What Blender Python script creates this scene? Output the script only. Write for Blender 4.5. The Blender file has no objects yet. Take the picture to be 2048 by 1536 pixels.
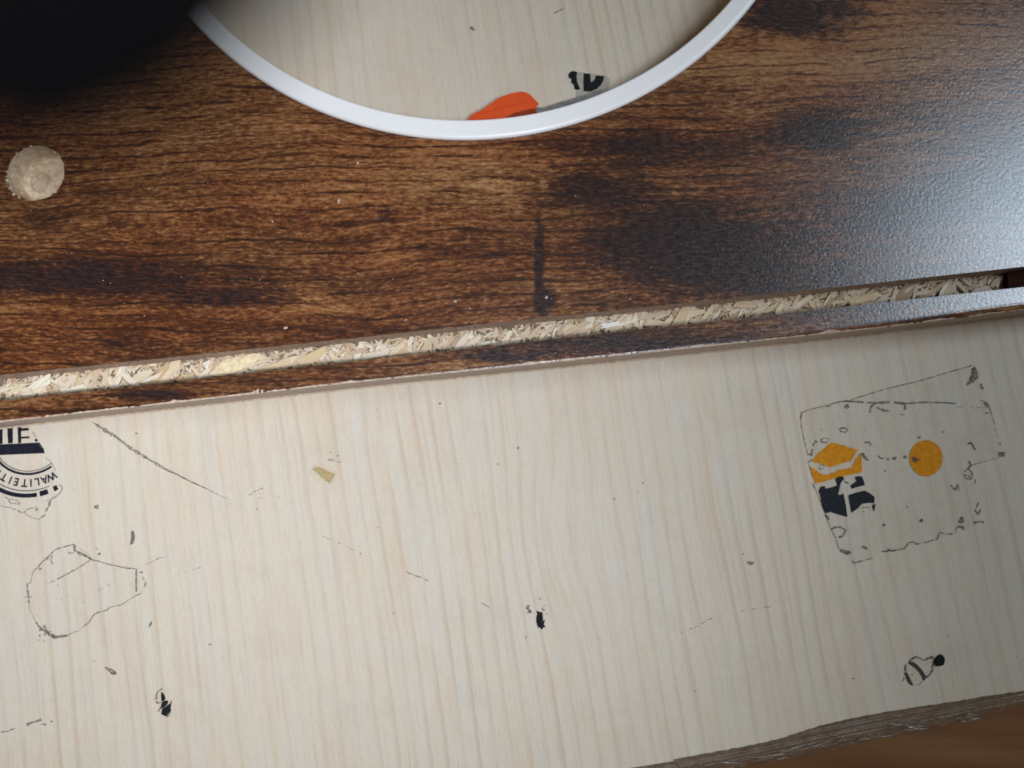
import bpy, bmesh, math, random
from mathutils import Vector, Matrix, geometry
from mathutils import noise as mnoise

sc = bpy.context.scene
COL = sc.collection
R = math.radians

# ------------------------------------------------------------------ camera
H = 0.212                      # lens height above the table top (m)
TILT = math.atan2(192, 1607)
FPX = 1607.0                   # focal length in photo pixels (2048 wide)
cam_d = bpy.data.cameras.new('camera')
cam = bpy.data.objects.new('camera', cam_d)
COL.objects.link(cam)
cam.location = (0, 0, H)
cam.rotation_euler = (TILT, 0, 0)
cam_d.sensor_width = 36
cam_d.lens = 36 * FPX / 2048
cam_d.clip_start = 0.002
cam_d.clip_end = 20
cam_d.dof.use_dof = True
cam_d.dof.focus_distance = 0.203
cam_d.dof.aperture_fstop = 12.5
sc.camera = cam

# ------------------------------------------------------------------ world and lamps
w = bpy.data.worlds.new('World')
sc.world = w
w.use_nodes = True
bg = w.node_tree.nodes['Background']
bg.inputs[0].default_value = (1.0, 0.80, 0.58, 1)
bg.inputs[1].default_value = 0.10


def area(name, loc, target, sx, sy, power, col, spread=180):
    l = bpy.data.lights.new(name, 'AREA')
    l.shape = 'RECTANGLE'
    l.size, l.size_y = sx, sy
    l.energy = power
    l.color = col
    l.spread = R(spread)
    o = bpy.data.objects.new(name, l)
    COL.objects.link(o)
    o.location = loc
    o.rotation_euler = (Vector(target) - Vector(loc)).to_track_quat('-Z', 'Y').to_euler()
    return o


area('window_light', (1.05, 0.34, 1.15), (0, 0, 0), 0.52, 0.42, 9.0, (0.68, 0.84, 1.0))
area('room_light', (0.07, -0.10, 0.45), (-0.115, 0.02, 0), 0.08, 0.08, 0.24, (0.92, 0.975, 1.08), 56)

sc.view_settings.view_transform = 'Standard'
sc.view_settings.look = 'None'
sc.view_settings.exposure = 0.0
sc.view_settings.gamma = 1.0
sc.cycles.use_denoising = True
sc.cycles.filter_width = 1.8
sc.cycles.max_bounces = 8
sc.cycles.transparent_max_bounces = 16

# ------------------------------------------------------------------ helpers
CT, ST = math.cos(TILT), math.sin(TILT)
T = 0.0145                     # top of the brown board
PXM = H / FPX                  # metres per photo pixel on the table


def P(px, py, z=0.0):
    """world point at height z seen at photo pixel (px, py)"""
    x, y, zz = (px - 1024) / FPX, -(py - 768) / FPX, -1.0
    d = Vector((x, y * CT - zz * ST, y * ST + zz * CT))
    t = (z - H) / d.z
    return Vector((0, 0, H)) + d * t


def zc(x0, y0, s):
    """converts coordinates read in an enlargement to photo pixels"""
    return lambda pts: [(x0 + x * s, y0 + y * s) for x, y in pts]


def empty(name, loc, label=None, cat=None, group=None, kind=None):
    o = bpy.data.objects.new(name, None)
    o.empty_display_size = 0.01
    COL.objects.link(o)
    o.location = loc
    tag(o, label, cat, group, kind)
    return o


def tag(o, label=None, cat=None, group=None, kind=None):
    if label: o['label'] = label
    if cat: o['category'] = cat
    if group: o['group'] = group
    if kind: o['kind'] = kind
    return o


def wloc(parent):
    l = Vector((0, 0, 0))
    while parent is not None:
        l += parent.location
        parent = parent.parent
    return l


def link(name, me, mat, parent=None, origin=None):
    """me has world coordinates; moved so that the object sits at origin"""
    o = bpy.data.objects.new(name, me)
    COL.objects.link(o)
    base = wloc(parent)
    org = Vector(origin) if origin is not None else base.copy()
    me.transform(Matrix.Translation(-org))
    if parent is not None:
        o.parent = parent
    o.location = org - base
    if mat is not None:
        for m in (mat if isinstance(mat, (list, tuple)) else [mat]):
            me.materials.append(m)
    return o


def mesh(name, vs, fs, mat, parent=None, origin=None, smooth=False):
    me = bpy.data.meshes.new(name)
    me.from_pydata([tuple(v) for v in vs], [], fs)
    if smooth:
        me.polygons.foreach_set('use_smooth', [True] * len(me.polygons))
    me.update()
    return link(name, me, mat, parent, origin)


def bm_obj(name, bm, mat, parent=None, origin=None, smooth=False):
    me = bpy.data.meshes.new(name)
    bm.normal_update()
    bm.to_mesh(me)
    bm.free()
    if smooth:
        me.polygons.foreach_set('use_smooth', [True] * len(me.polygons))
    return link(name, me, mat, parent, origin)


def slabs(bm, loops, z0, z1):
    """closed slabs with the given outlines (pixel loops read at height z1)"""
    for lp in loops:
        pts = [P(x, y, z1) for x, y in lp]
        slab_xy(bm, [(p.x, p.y) for p in pts], z0, z1)


def slab_xy(bm, pts, z0, z1):
    tri = geometry.tessellate_polygon([[Vector((x, y, 0)) for x, y in pts]])
    top = [bm.verts.new((x, y, z1)) for x, y in pts]
    bot = [bm.verts.new((x, y, z0)) for x, y in pts]
    area2 = sum(pts[i][0] * pts[(i + 1) % len(pts)][1] - pts[(i + 1) % len(pts)][0] * pts[i][1] for i in range(len(pts)))
    for t in tri:
        a, b, c = (pts[i] for i in t)
        s = (b[0] - a[0]) * (c[1] - a[1]) - (c[0] - a[0]) * (b[1] - a[1])
        t = t if s > 0 else (t[0], t[2], t[1])
        try: bm.faces.new([top[i] for i in t])
        except ValueError: pass
    n = len(pts)
    for i in range(n):
        j = (i + 1) % n
        q = [top[j], top[i], bot[i], bot[j]] if area2 > 0 else [top[i], top[j], bot[j], bot[i]]
        try: bm.faces.new(q)
        except ValueError: pass


def rough_line(rng, pts, wid, z, bm, jit=0.5, gap=0.0, step=2.0, taper=False):
    """ragged dirt line: a ribbon of changing width along a pixel polyline"""
    path = []
    for (x0, y0), (x1, y1) in zip(pts[:-1], pts[1:]):
        L = math.hypot(x1 - x0, y1 - y0)
        n = max(1, int(L / step))
        for k in range(n):
            path.append((x0 + (x1 - x0) * k / n, y0 + (y1 - y0) * k / n))
    path.append(pts[-1])
    N = len(path)
    prev = None
    ph = rng.random() * 100
    for i, (x, y) in enumerate(path):
        a, b = path[max(0, i - 1)], path[min(N - 1, i + 1)]
        dx, dy = b[0] - a[0], b[1] - a[1]
        L = math.hypot(dx, dy) or 1
        nx, ny = -dy / L, dx / L
        n1 = mnoise.noise(Vector((i * 0.23 * step / 2, ph, 0)))
        n2 = mnoise.noise(Vector((i * 0.9 * step / 2, ph, 7)))
        ww = wid * (1 + jit * 1.6 * n1 + jit * 0.8 * n2)
        if taper:
            t = i / max(1, N - 1)
            ww *= max(0.05, (1 - t)) ** 0.6 * min(1, t * 8 + 0.2)
        off = jit * 1.2 * n2
        ww = max(ww, 0.25)
        l, r = P(x + nx * (ww / 2 + off), y + ny * (ww / 2 + off), z), P(x - nx * (ww / 2 - off), y - ny * (ww / 2 - off), z)
        cur = (bm.verts.new(l), bm.verts.new(r))
        if prev is not None and not (gap > 0 and (mnoise.noise(Vector((i * 0.16, ph, 33))) + 0.5) < gap):
            f = bm.faces.new([prev[0], prev[1], cur[1], cur[0]])
            f.normal_update()
            if f.normal.z < 0: f.normal_flip()
        prev = cur


def blot(rng, bm, x, y, rx, ry, z, ang=0, n=9, ragged=0.35):
    """small irregular flat spot"""
    pts = []
    for k in range(n):
        t = 2 * math.pi * k / n
        q = 1 + rng.uniform(-ragged, ragged)
        u, v = rx * q * math.cos(t), ry * q * math.sin(t)
        pts.append((x + u * math.cos(ang) - v * math.sin(ang), y + u * math.sin(ang) + v * math.cos(ang)))
    slabs(bm, [pts], z - 0.00003, z)


def circ3(a, b, c):
    ax, ay, bx, by, cx, cy = a[0], a[1], b[0], b[1], c[0], c[1]
    d = 2 * (ax * (by - cy) + bx * (cy - ay) + cx * (ay - by))
    ux = ((ax * ax + ay * ay) * (by - cy) + (bx * bx + by * by) * (cy - ay) + (cx * cx + cy * cy) * (ay - by)) / d
    uy = ((ax * ax + ay * ay) * (cx - bx) + (bx * bx + by * by) * (ax - cx) + (cx * cx + cy * cy) * (bx - ax)) / d
    return ux, uy, math.hypot(ax - ux, ay - uy)


# ------------------------------------------------------------------ node helpers
class NB:
    def __init__(s, name):
        s.m = bpy.data.materials.new(name)
        s.m.use_nodes = True
        s.t = s.m.node_tree
        s.bsdf = s.t.nodes['Principled BSDF']
        s.out = s.t.nodes['Material Output']

    def n(s, typ, **kw):
        nd = s.t.nodes.new(typ)
        for k, v in kw.items(): setattr(nd, k, v)
        return nd

    def put(s, sock, v):
        if isinstance(v, bpy.types.NodeSocket): s.t.links.new(v, sock)
        else:
            if isinstance(v, (tuple, list)) and len(v) == 3 and len(sock.default_value) == 4: v = (*v, 1)
            sock.default_value = v

    def ma(s, op, a, b=0.0, c=None, clamp=False):
        nd = s.n('ShaderNodeMath', operation=op, use_clamp=clamp)
        s.put(nd.inputs[0], a); s.put(nd.inputs[1], b)
        if c is not None: s.put(nd.inputs[2], c)
        return nd.outputs[0]

    def comb(s, x, y, z=0.0):
        nd = s.n('ShaderNodeCombineXYZ')
        s.put(nd.inputs[0], x); s.put(nd.inputs[1], y); s.put(nd.inputs[2], z)
        return nd.outputs[0]

    def noise(s, vec, scale=1.0, detail=2.0, rough=0.5, dist=0.0, color=False):
        nd = s.n('ShaderNodeTexNoise')
        s.put(nd.inputs['Vector'], vec)
        nd.inputs['Scale'].default_value = scale
        nd.inputs['Detail'].default_value = detail
        nd.inputs['Roughness'].default_value = rough
        nd.inputs['Distortion'].default_value = dist
        return nd.outputs[1 if color else 0]

    def ramp(s, fac, stops, interp='LINEAR'):
        nd = s.n('ShaderNodeValToRGB')
        cr = nd.color_ramp
        cr.interpolation = interp
        while len(cr.elements) < len(stops): cr.elements.new(0.5)
        for e, (p, c) in zip(cr.elements, stops):
            e.position = p
            e.color = (*c, 1) if len(c) == 3 else c
        s.put(nd.inputs[0], fac)
        return nd.outputs[0]

    def mix(s, fac, a, b, blend='MIX'):
        nd = s.n('ShaderNodeMix', data_type='RGBA', blend_type=blend)
        s.put(nd.inputs[0], fac); s.put(nd.inputs[6], a); s.put(nd.inputs[7], b)
        return nd.outputs[2]

    def mr(s, v, a, b, c=0.0, d=1.0, smooth=True):
        nd = s.n('ShaderNodeMapRange', interpolation_type='SMOOTHSTEP' if smooth else 'LINEAR')
        s.put(nd.inputs[0], v)
        for i, q in zip((1, 2, 3, 4), (a, b, c, d)): nd.inputs[i].default_value = q
        return nd.outputs[0]

    def xy(s, k=1.0 / PXM):
        tc = s.n('ShaderNodeTexCoord')
        sp = s.n('ShaderNodeSeparateXYZ')
        s.t.links.new(tc.outputs['Object'], sp.inputs[0])
        return s.ma('MULTIPLY', sp.outputs[0], k), s.ma('MULTIPLY', sp.outputs[1], k), s.ma('MULTIPLY', sp.outputs[2], k)

    def bump(s, h, strength, dist=0.0001, normal=None):
        nd = s.n('ShaderNodeBump')
        s.put(nd.inputs['Height'], h)
        nd.inputs['Strength'].default_value = strength
        nd.inputs['Distance'].default_value = dist
        if normal is not None: s.put(nd.inputs['Normal'], normal)
        return nd.outputs[0]

    def set(s, **kw):
        for k, v in kw.items():
            s.put(s.bsdf.inputs[{'color': 'Base Color', 'rough': 'Roughness', 'metal': 'Metallic', 'ior': 'IOR',
                                 'alpha': 'Alpha', 'normal': 'Normal', 'trans': 'Transmission Weight', 'coat': 'Coat Weight',
                                 'coatr': 'Coat Roughness', 'spec': 'Specular IOR Level', 'sss': 'Subsurface Weight'}[k]], v)
        return s.m


def flat(name, col, rough=0.5, var=0.12, bumps=0.0, fade=None, **kw):
    b = NB(name)
    X, Y, Z = b.xy()
    v = b.comb(X, Y, Z)
    n = b.noise(v, 0.12, 4, 0.6)
    c = b.mix(b.mr(n, 0.3, 0.7), tuple(q * (1 - var) for q in col), tuple(min(1, q * (1 + var)) for q in col))
    b.set(color=c, rough=rough, **kw)
    if fade:
        b.set(alpha=b.mr(b.noise(v, 0.22, 5, 0.75), 0.34, 0.60, fade[0], fade[1]))
    if bumps:
        b.set(normal=b.bump(b.noise(v, 0.35, 4, 0.65), bumps, 0.0002))
    return b.m


# ------------------------------------------------------------------ materials
def mat_table():
    b = NB('pale_laminate')
    X, Y, Z = b.xy()
    a = R(9.0)
    U = b.ma('ADD', b.ma('MULTIPLY', X, math.cos(a)), b.ma('MULTIPLY', Y, math.sin(a)))
    V = b.ma('SUBTRACT', b.ma('MULTIPLY', Y, math.cos(a)), b.ma('MULTIPLY', X, math.sin(a)))
    # slow bend of the growth rings
    d1 = b.ma('SUBTRACT', b.noise(b.comb(b.ma('DIVIDE', U, 420), b.ma('DIVIDE', V, 1500)), 1, 2, 0.5), 0.5)
    d2 = b.ma('SUBTRACT', b.noise(b.comb(b.ma('DIVIDE', U, 110), b.ma('DIVIDE', V, 330)), 1, 2, 0.6), 0.5)
    # flame figure printed in the middle of the sheet
    q = P(1110, 1080)
    du = b.ma('DIVIDE', b.ma('SUBTRACT', U, (q.x * math.cos(a) + q.y * math.sin(a)) / PXM), 70)
    dv = b.ma('DIVIDE', b.ma('SUBTRACT', V, (q.y * math.cos(a) - q.x * math.sin(a)) / PXM), 150)
    fl = b.ma('EXPONENT', b.ma('MULTIPLY', b.ma('ADD', b.ma('MULTIPLY', du, du), b.ma('MULTIPLY', dv, dv)), -1.0))
    U2 = b.ma('ADD', U, b.ma('ADD', b.ma('MULTIPLY', d1, 70), b.ma('ADD', b.ma('MULTIPLY', d2, 9), b.ma('MULTIPLY', fl, 34))))
    # ring lines, each as a thin asymmetric band
    per = 33.0
    fr = b.ma('FRACT', b.ma('DIVIDE', U2, per))
    wobble = b.noise(b.comb(b.ma('DIVIDE', U, 34), b.ma('DIVIDE', V, 420), 3.3), 1, 3, 0.6)
    line = b.ma('MULTIPLY', b.mr(fr, 0.50, 0.84), b.mr(fr, 0.97, 0.86))
    line = b.ma('MULTIPLY', line, b.mr(wobble, 0.28, 0.66))
    thin = b.noise(b.comb(b.ma('DIVIDE', U2, 9), b.ma('DIVIDE', V, 420), 9), 1, 2, 0.6)
    thin = b.mr(thin, 0.52, 0.74)
    side = b.mr(b.noise(b.comb(b.ma('DIVIDE', U, 420), b.ma('DIVIDE', V, 1500), 5), 1, 1), 0.35, 0.65)
    base = b.ramp(b.noise(b.comb(b.ma('DIVIDE', U2, 46), b.ma('DIVIDE', V, 330), 1), 1, 3, 0.55),
                  [(0.30, (0.63, 0.56, 0.465)), (0.5, (0.64, 0.55, 0.43)), (0.7, (0.635, 0.515, 0.385))])
    cloud = b.noise(b.comb(b.ma('DIVIDE', X, 50), b.ma('DIVIDE', Y, 50)), 1, 4, 0.6)
    base = b.mix(b.mr(cloud, 0.3, 0.7, 0.0, 0.32), base, (0.61, 0.59, 0.50))
    c = b.mix(b.ma('MULTIPLY', line, b.ma('ADD', 0.20, b.ma('MULTIPLY', side, 0.38))), base, (0.48, 0.36, 0.24))
    c = b.mix(b.ma('MULTIPLY', thin, 0.30), c, (0.46, 0.38, 0.30))
    # short print fibres
    fib = b.noise(b.comb(b.ma('DIVIDE', U, 2.6), b.ma('DIVIDE', V, 16)), 1, 3, 0.7)
    c = b.mix(b.mr(fib, 0.42, 0.75, 0.0, 0.24), c, (0.42, 0.35, 0.26))
    fib2 = b.noise(b.comb(b.ma('DIVIDE', U, 4.5), b.ma('DIVIDE', V, 70), 7), 1, 3, 0.65)
    c = b.mix(b.mr(fib2, 0.45, 0.75, 0.0, 0.26), c, (0.44, 0.35, 0.25))
    grime = b.noise(b.comb(b.ma('DIVIDE', X, 130), b.ma('DIVIDE', Y, 100), 4), 1, 6, 0.7)
    c = b.mix(b.mr(grime, 0.5, 0.8, 0.0, 0.18), c, (0.33, 0.30, 0.25))
    pore = b.noise(b.comb(X, Y), 0.22, 5, 0.75)
    b.set(color=c, rough=b.mr(pore, 0.3, 0.7, 0.42, 0.6), spec=0.25,
          normal=b.bump(b.ma('ADD', pore, b.ma('MULTIPLY', line, -0.4)), 0.18, 0.0001))
    return b.m


def mat_board():
    """smoky brown printed oak laminate with a fine orange-peel press"""
    b = NB('brown_laminate')
    X0, Y0, Z = b.xy()
    kx = 1.0
    a = R(-1.5)
    X = b.ma('SUBTRACT', b.ma('MULTIPLY', X0, math.cos(a)), b.ma('MULTIPLY', Y0, math.sin(a)))
    Y = b.ma('ADD', b.ma('MULTIPLY', X0, math.sin(a)), b.ma('MULTIPLY', Y0, math.cos(a)))
    w1 = b.ma('SUBTRACT', b.noise(b.comb(b.ma('DIVIDE', X, 620), b.ma('DIVIDE', Y, 330), 2), 1, 2, 0.5), 0.5)
    w2 = b.ma('SUBTRACT', b.noise(b.comb(b.ma('DIVIDE', X, 150), b.ma('DIVIDE', Y, 60), 6), 1, 2, 0.5), 0.5)
    Yd = b.ma('ADD', Y, b.ma('ADD', b.ma('MULTIPLY', w1, 90), b.ma('MULTIPLY', w2, 7)))
    streak = b.noise(b.comb(b.ma('DIVIDE', X, 85), b.ma('DIVIDE', Yd, 8)), 1, 5, 0.62)
    speck = b.noise(b.comb(b.ma('DIVIDE', X, 17), b.ma('DIVIDE', Yd, 4.6), 8), 1, 4, 0.68)
    fine = b.noise(b.comb(b.ma('DIVIDE', X, 6), b.ma('DIVIDE', Yd, 2.2), 4), 1, 2, 0.6)
    mid = b.noise(b.comb(b.ma('DIVIDE', X, 300), b.ma('DIVIDE', Yd, 46), 3), 1, 3, 0.6)
    tone = b.ma('ADD', 0.495, b.ma('MULTIPLY', b.ma('SUBTRACT', streak, 0.5), 0.70))
    tone = b.ma('ADD', tone, b.ma('MULTIPLY', b.ma('SUBTRACT', speck, 0.5), 1.50))
    tone = b.ma('ADD', tone, b.ma('MULTIPLY', b.ma('SUBTRACT', fine, 0.5), 0.45))
    tone = b.ma('ADD', tone, b.ma('MULTIPLY', b.ma('SUBTRACT', mid, 0.5), 0.75))
    # long dark growth lines, about 22 px apart
    wob = b.noise(b.comb(b.ma('DIVIDE', X, 160), b.ma('DIVIDE', Y, 30), 12), 1, 3, 0.6)
    Yl = b.ma('ADD', Yd, b.ma('MULTIPLY', wob, 26))
    fr = b.ma('ABSOLUTE', b.ma('SUBTRACT', b.ma('FRACT', b.ma('DIVIDE', Yl, 25)), 0.5))
    ln = b.mr(fr, 0.16, 0.0)
    lmask = b.mr(b.noise(b.comb(b.ma('DIVIDE', X, 130), b.ma('DIVIDE', Yd, 22), 21), 1, 2, 0.6), 0.36, 0.62)
    ln = b.ma('MULTIPLY', ln, lmask)
    zone = None

    def blob(px, py, rx, ry, rag=0.55):
        c = P(px, py, T)
        nx = b.ma('ADD', X0, b.ma('MULTIPLY', b.ma('SUBTRACT', sepn[0], 0.5), rx * rag * 2))
        ny = b.ma('ADD', Y0, b.ma('MULTIPLY', b.ma('SUBTRACT', sepn[1], 0.5), ry * rag * 2))
        dx = b.ma('DIVIDE', b.ma('SUBTRACT', nx, c.x / PXM), rx)
        dy = b.ma('DIVIDE', b.ma('SUBTRACT', ny, c.y / PXM), ry)
        r2 = b.ma('ADD', b.ma('MULTIPLY', dx, dx), b.ma('MULTIPLY', dy, dy))
        return b.ma('EXPONENT', b.ma('MULTIPLY', r2, -0.9))

    cn = b.noise(b.comb(b.ma('DIVIDE', X, 110), b.ma('DIVIDE', Yd, 42), 15), 1, 5, 0.65, color=True)
    sp = b.n('ShaderNodeSeparateColor')
    b.t.links.new(cn, sp.inputs[0])
    sepn = (sp.outputs[0], sp.outputs[1])

    def total(lst):
        acc = None
        for px, py, rx, ry, k in lst:
            g = b.ma('MULTIPLY', blob(px, py, rx, ry), k)
            acc = g if acc is None else b.ma('ADD', acc, g)
        return acc

    # print pattern of the sheet: pale and smoked patches
    tone = b.ma('ADD', tone, total([
        (900, 330, 230, 60, .16), (1010, 385, 80, 40, .16), (430, 210, 220, 120, .10), (640, 400, 160, 60, .10),
        (1820, 80, 420, 110, .34), (1560, 150, 170, 40, .12), (800, 590, 220, 60, .02), (620, 590, 160, 40, .06),
        (60, 640, 120, 60, .10), (1110, 560, 50, 70, .06), (250, 630, 380, 110, -.09), (1240, 420, 240, 150, -.07), (560, 520, 260, 50, -.05), (1330, 300, 160, 30, -.05), (480, 130, 70, 60, .08)]))
    dark = total([
        (1420, 500, 150, 70, .95), (1590, 30, 130, 45, .95), (1300, 290, 190, 34, .55), (1078, 510, 8, 60, .85),
        (1088, 600, 19, 24, 1.1), (1180, 370, 110, 36, .40), (1260, 450, 200, 120, .30), (90, 555, 200, 36, .75), (470, 600, 130, 22, .6),
        (760, 300, 60, 40, .25), (770, 430, 30, 26, .45), (80, 440, 90, 30, .4), (1640, 260, 110, 50, .60),
        (1760, 430, 170, 70, .45), (250, 690, 160, 40, .35), (1310, 690, 340, 26, .7), (300, 790, 90, 12, .7),
        (1000, 715, 70, 10, .6), (1700, 590, 260, 60, .5), (2000, 350, 160, 120, .4), (420, 545, 210, 34, .35), (330, 470, 160, 20, .2)])
    pn = b.noise(b.comb(b.ma('DIVIDE', X, 75), b.ma('DIVIDE', Yd, 30), 41), 1, 6, 0.68)
    dark = b.ma('MULTIPLY', dark, b.ma('ADD', b.ma('MULTIPLY', pn, 2.3), 0.05))
    dark = b.ma('ADD', dark, b.ma('MULTIPLY', b.ma('SUBTRACT', 0.5, speck), b.ma('MULTIPLY', dark, 0.9)))
    dark = b.mr(dark, 0.18, 0.95)
    dark = b.ma('MINIMUM', b.ma('MAXIMUM', dark, 0.0), 1.0)
    tone = b.ma('SUBTRACT', tone, b.ma('MULTIPLY', ln, 0.42))
    tone = b.ma('SUBTRACT', tone, b.ma('MULTIPLY', dark, 0.42))
    c = b.ramp(tone, [(0.0, (0.020, 0.008, 0.005)), (0.20, (0.046, 0.015, 0.007)), (0.42, (0.092, 0.029, 0.010)),
                      (0.60, (0.20, 0.080, 0.027)), (0.78, (0.33, 0.160, 0.062)), (1.0, (0.42, 0.24, 0.11))])
    red = b.mr(b.noise(b.comb(b.ma('DIVIDE', X, 380), b.ma('DIVIDE', Yd, 120), 31), 1, 2), 0.4, 0.62)
    c = b.mix(b.ma('MULTIPLY', red, 0.45), c, (0.9, 0.58, 0.42), 'MULTIPLY')
    c = b.mix(b.ma('MULTIPLY', dark, 0.88), c, b.mix(b.mr(speck, 0.4, 0.62), (0.007, 0.005, 0.009), (0.040, 0.015, 0.014)))
    # faint crosswise scrape marks of the print
    cr = b.noise(b.comb(b.ma('DIVIDE', X, 9), b.ma('DIVIDE', Y, 60), 17), 1, 2, 0.5)
    c = b.mix(b.mr(cr, 0.63, 0.75, 0.0, 0.5), c, (0.045, 0.017, 0.010))
    # orange-peel texture pressed in the foil
    pv = b.comb(X0, Y0, 0)
    peel = b.noise(pv, 0.17, 3, 0.55, 0.4)
    micro = b.noise(pv, 0.45, 2, 0.6)
    h = b.ma('ADD', peel, b.ma('MULTIPLY', micro, 0.5))
    b.set(color=c, rough=b.mr(speck, 0.3, 0.7, 0.21, 0.28), spec=0.85, ior=1.62, normal=b.bump(h, 0.24, 0.00022))
    return b.m


def mat_core(name='particle_core', k=1.0):
    b = NB(name)
    X, Y, Z = b.xy()
    v = b.comb(X, Y, Z)
    n = b.noise(v, 0.10, 5, 0.7)
    vo = b.n('ShaderNodeTexVoronoi')
    b.put(vo.inputs['Vector'], v)
    vo.inputs['Scale'].default_value = 0.09
    c = b.ramp(n, [(0.3, (0.30 * k, 0.22 * k, 0.14 * k)), (0.5, (0.48 * k, 0.37 * k, 0.25 * k)), (0.7, (0.62 * k, 0.50 * k, 0.36 * k))])
    b.set(color=c, rough=0.9, normal=b.bump(b.ma('ADD', n, vo.outputs[0]), 0.5, 0.0003))
    return b.m


def mat_chip():
    b = NB('wood_chip')
    oi = b.n('ShaderNodeObjectInfo')
    X, Y, Z = b.xy()
    ge = b.n('ShaderNodeNewGeometry')
    rnd = b.ma('FRACT', b.ma('ADD', oi.outputs['Random'], ge.outputs['Random Per Island']))
    base = b.ramp(rnd, [(0.0, (0.72, 0.58, 0.38)), (0.16, (0.56, 0.40, 0.27)), (0.32, (0.78, 0.68, 0.50)), (0.42, (0.36, 0.22, 0.13)), (0.50, (0.50, 0.36, 0.24)), (0.58, (0.80, 0.74, 0.60)),
                        (0.72, (0.68, 0.53, 0.42)), (0.86, (0.62, 0.45, 0.23)), (1.0, (0.82, 0.76, 0.60))])
    kk = 1.0
    gr = b.noise(b.comb(b.ma('MULTIPLY', X, 0.05 * kk), b.ma('MULTIPLY', Y, 0.55 * kk), rnd), 1, 3, 0.6)
    gr2 = b.noise(b.comb(b.ma('MULTIPLY', X, PXM * 1.2), b.ma('MULTIPLY', Y, PXM * 22), b.ma('MULTIPLY', rnd, 40)), 1, 3, 0.7)
    c = b.mix(b.mr(gr, 0.35, 0.75, 0.0, 0.25), base, (0.44, 0.31, 0.19))
    c = b.mix(b.mr(gr2, 0.45, 0.7, 0.0, 0.45), c, (0.40, 0.27, 0.16))
    b.set(color=c, rough=0.7, normal=b.bump(gr, 0.3, 0.0001))
    return b.m


def mat_edge():
    """raw board edge: pressed fibre in thin layers"""
    b = NB('raw_edge')
    X, Y, Z = b.xy()
    l = b.noise(b.comb(b.ma('DIVIDE', X, 300), b.ma('DIVIDE', Y, 40), b.ma('DIVIDE', Z, 6)), 1, 4, 0.65)
    c = b.ramp(l, [(0.3, (0.28, 0.21, 0.165)), (0.5, (0.42, 0.325, 0.26)), (0.7, (0.54, 0.43, 0.35))])
    b.set(color=c, rough=0.75, normal=b.bump(l, 0.3, 0.0002))
    return b.m


def mat_film(name, tint=(0.9, 0.88, 0.84), opacity=0.12, rough=0.28):
    b = NB(name)
    X, Y, Z = b.xy()
    n = b.noise(b.comb(X, Y, Z), 0.05, 5, 0.7)
    b.set(color=tint, rough=b.mr(n, 0.3, 0.7, rough, rough + 0.2), alpha=b.mr(n, 0.3, 0.75, opacity * 0.6, opacity * 1.6),
          normal=b.bump(n, 0.25, 0.0004))
    return b.m


M = {}
M['table'] = mat_table()
M['board'] = mat_board()
M['core'] = mat_core()
M['core_pit'] = mat_core('pit_core', 1.35)
M['chip'] = mat_chip()
M['edge'] = mat_edge()
M['table_core'] = flat('table_core', (0.12, 0.09, 0.065), 0.8, 0.3)
M['groove_wall'] = flat('groove_wall', (0.40, 0.28, 0.20), 0.8, 0.35, bumps=0.4)
M['film'] = mat_film('clear_film', (0.8, 0.78, 0.72), 0.08)
M['film2'] = mat_film('clear_film_aged', (0.52, 0.47, 0.38), 0.08)
M['dirt'] = flat('dirt', (0.17, 0.155, 0.125), 0.8, 0.4, fade=(0.05, 0.88))
M['dirt_dark'] = flat('dirt_dark', (0.10, 0.08, 0.055), 0.8, 0.4, fade=(0.08, 0.88))
M['dirt_pale'] = flat('dirt_pale', (0.33, 0.30, 0.26), 0.8, 0.25, fade=(0.0, 0.9))
M['ink'] = flat('navy_ink', (0.012, 0.013, 0.022), 0.8, 0.3, spec=0.12)
M['ink2'] = flat('slate_ink', (0.022, 0.026, 0.031), 0.8, 0.2, spec=0.12)
M['black'] = flat('black_ink', (0.013, 0.014, 0.015), 0.8, 0.4, spec=0.12)
M['orange'] = flat('orange_ink', (0.64, 0.25, 0.008), 0.7, 0.14, spec=0.15)
M['ochre'] = flat('ochre_paper', (0.40, 0.29, 0.13), 0.6, 0.1)
M['halo'] = mat_film('glue_halo', (0.80, 0.70, 0.52), 0.22)


# ================================================================== FLOOR
def build_floor():
    b = NB('floor_wood')
    X, Y, Z = b.xy(1.0)
    gx = b.noise(b.comb(b.ma('MULTIPLY', X, 3.0), b.ma('MULTIPLY', Y, 40.0)), 1, 5, 0.6)
    c = b.ramp(gx, [(0.3, (0.15, 0.062, 0.024)), (0.5, (0.28, 0.125, 0.048)), (0.7, (0.40, 0.19, 0.075))])
    b.set(color=c, rough=0.4)
    z = -0.73
    o = mesh('floor', [(-3, -3, z), (3, -3, z), (3, 3, z), (-3, 3, z)], [(0, 1, 2, 3)], b.m)
    tag(o, 'dark brown wooden floor below the table edge', None, None, 'structure')


build_floor()

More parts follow.
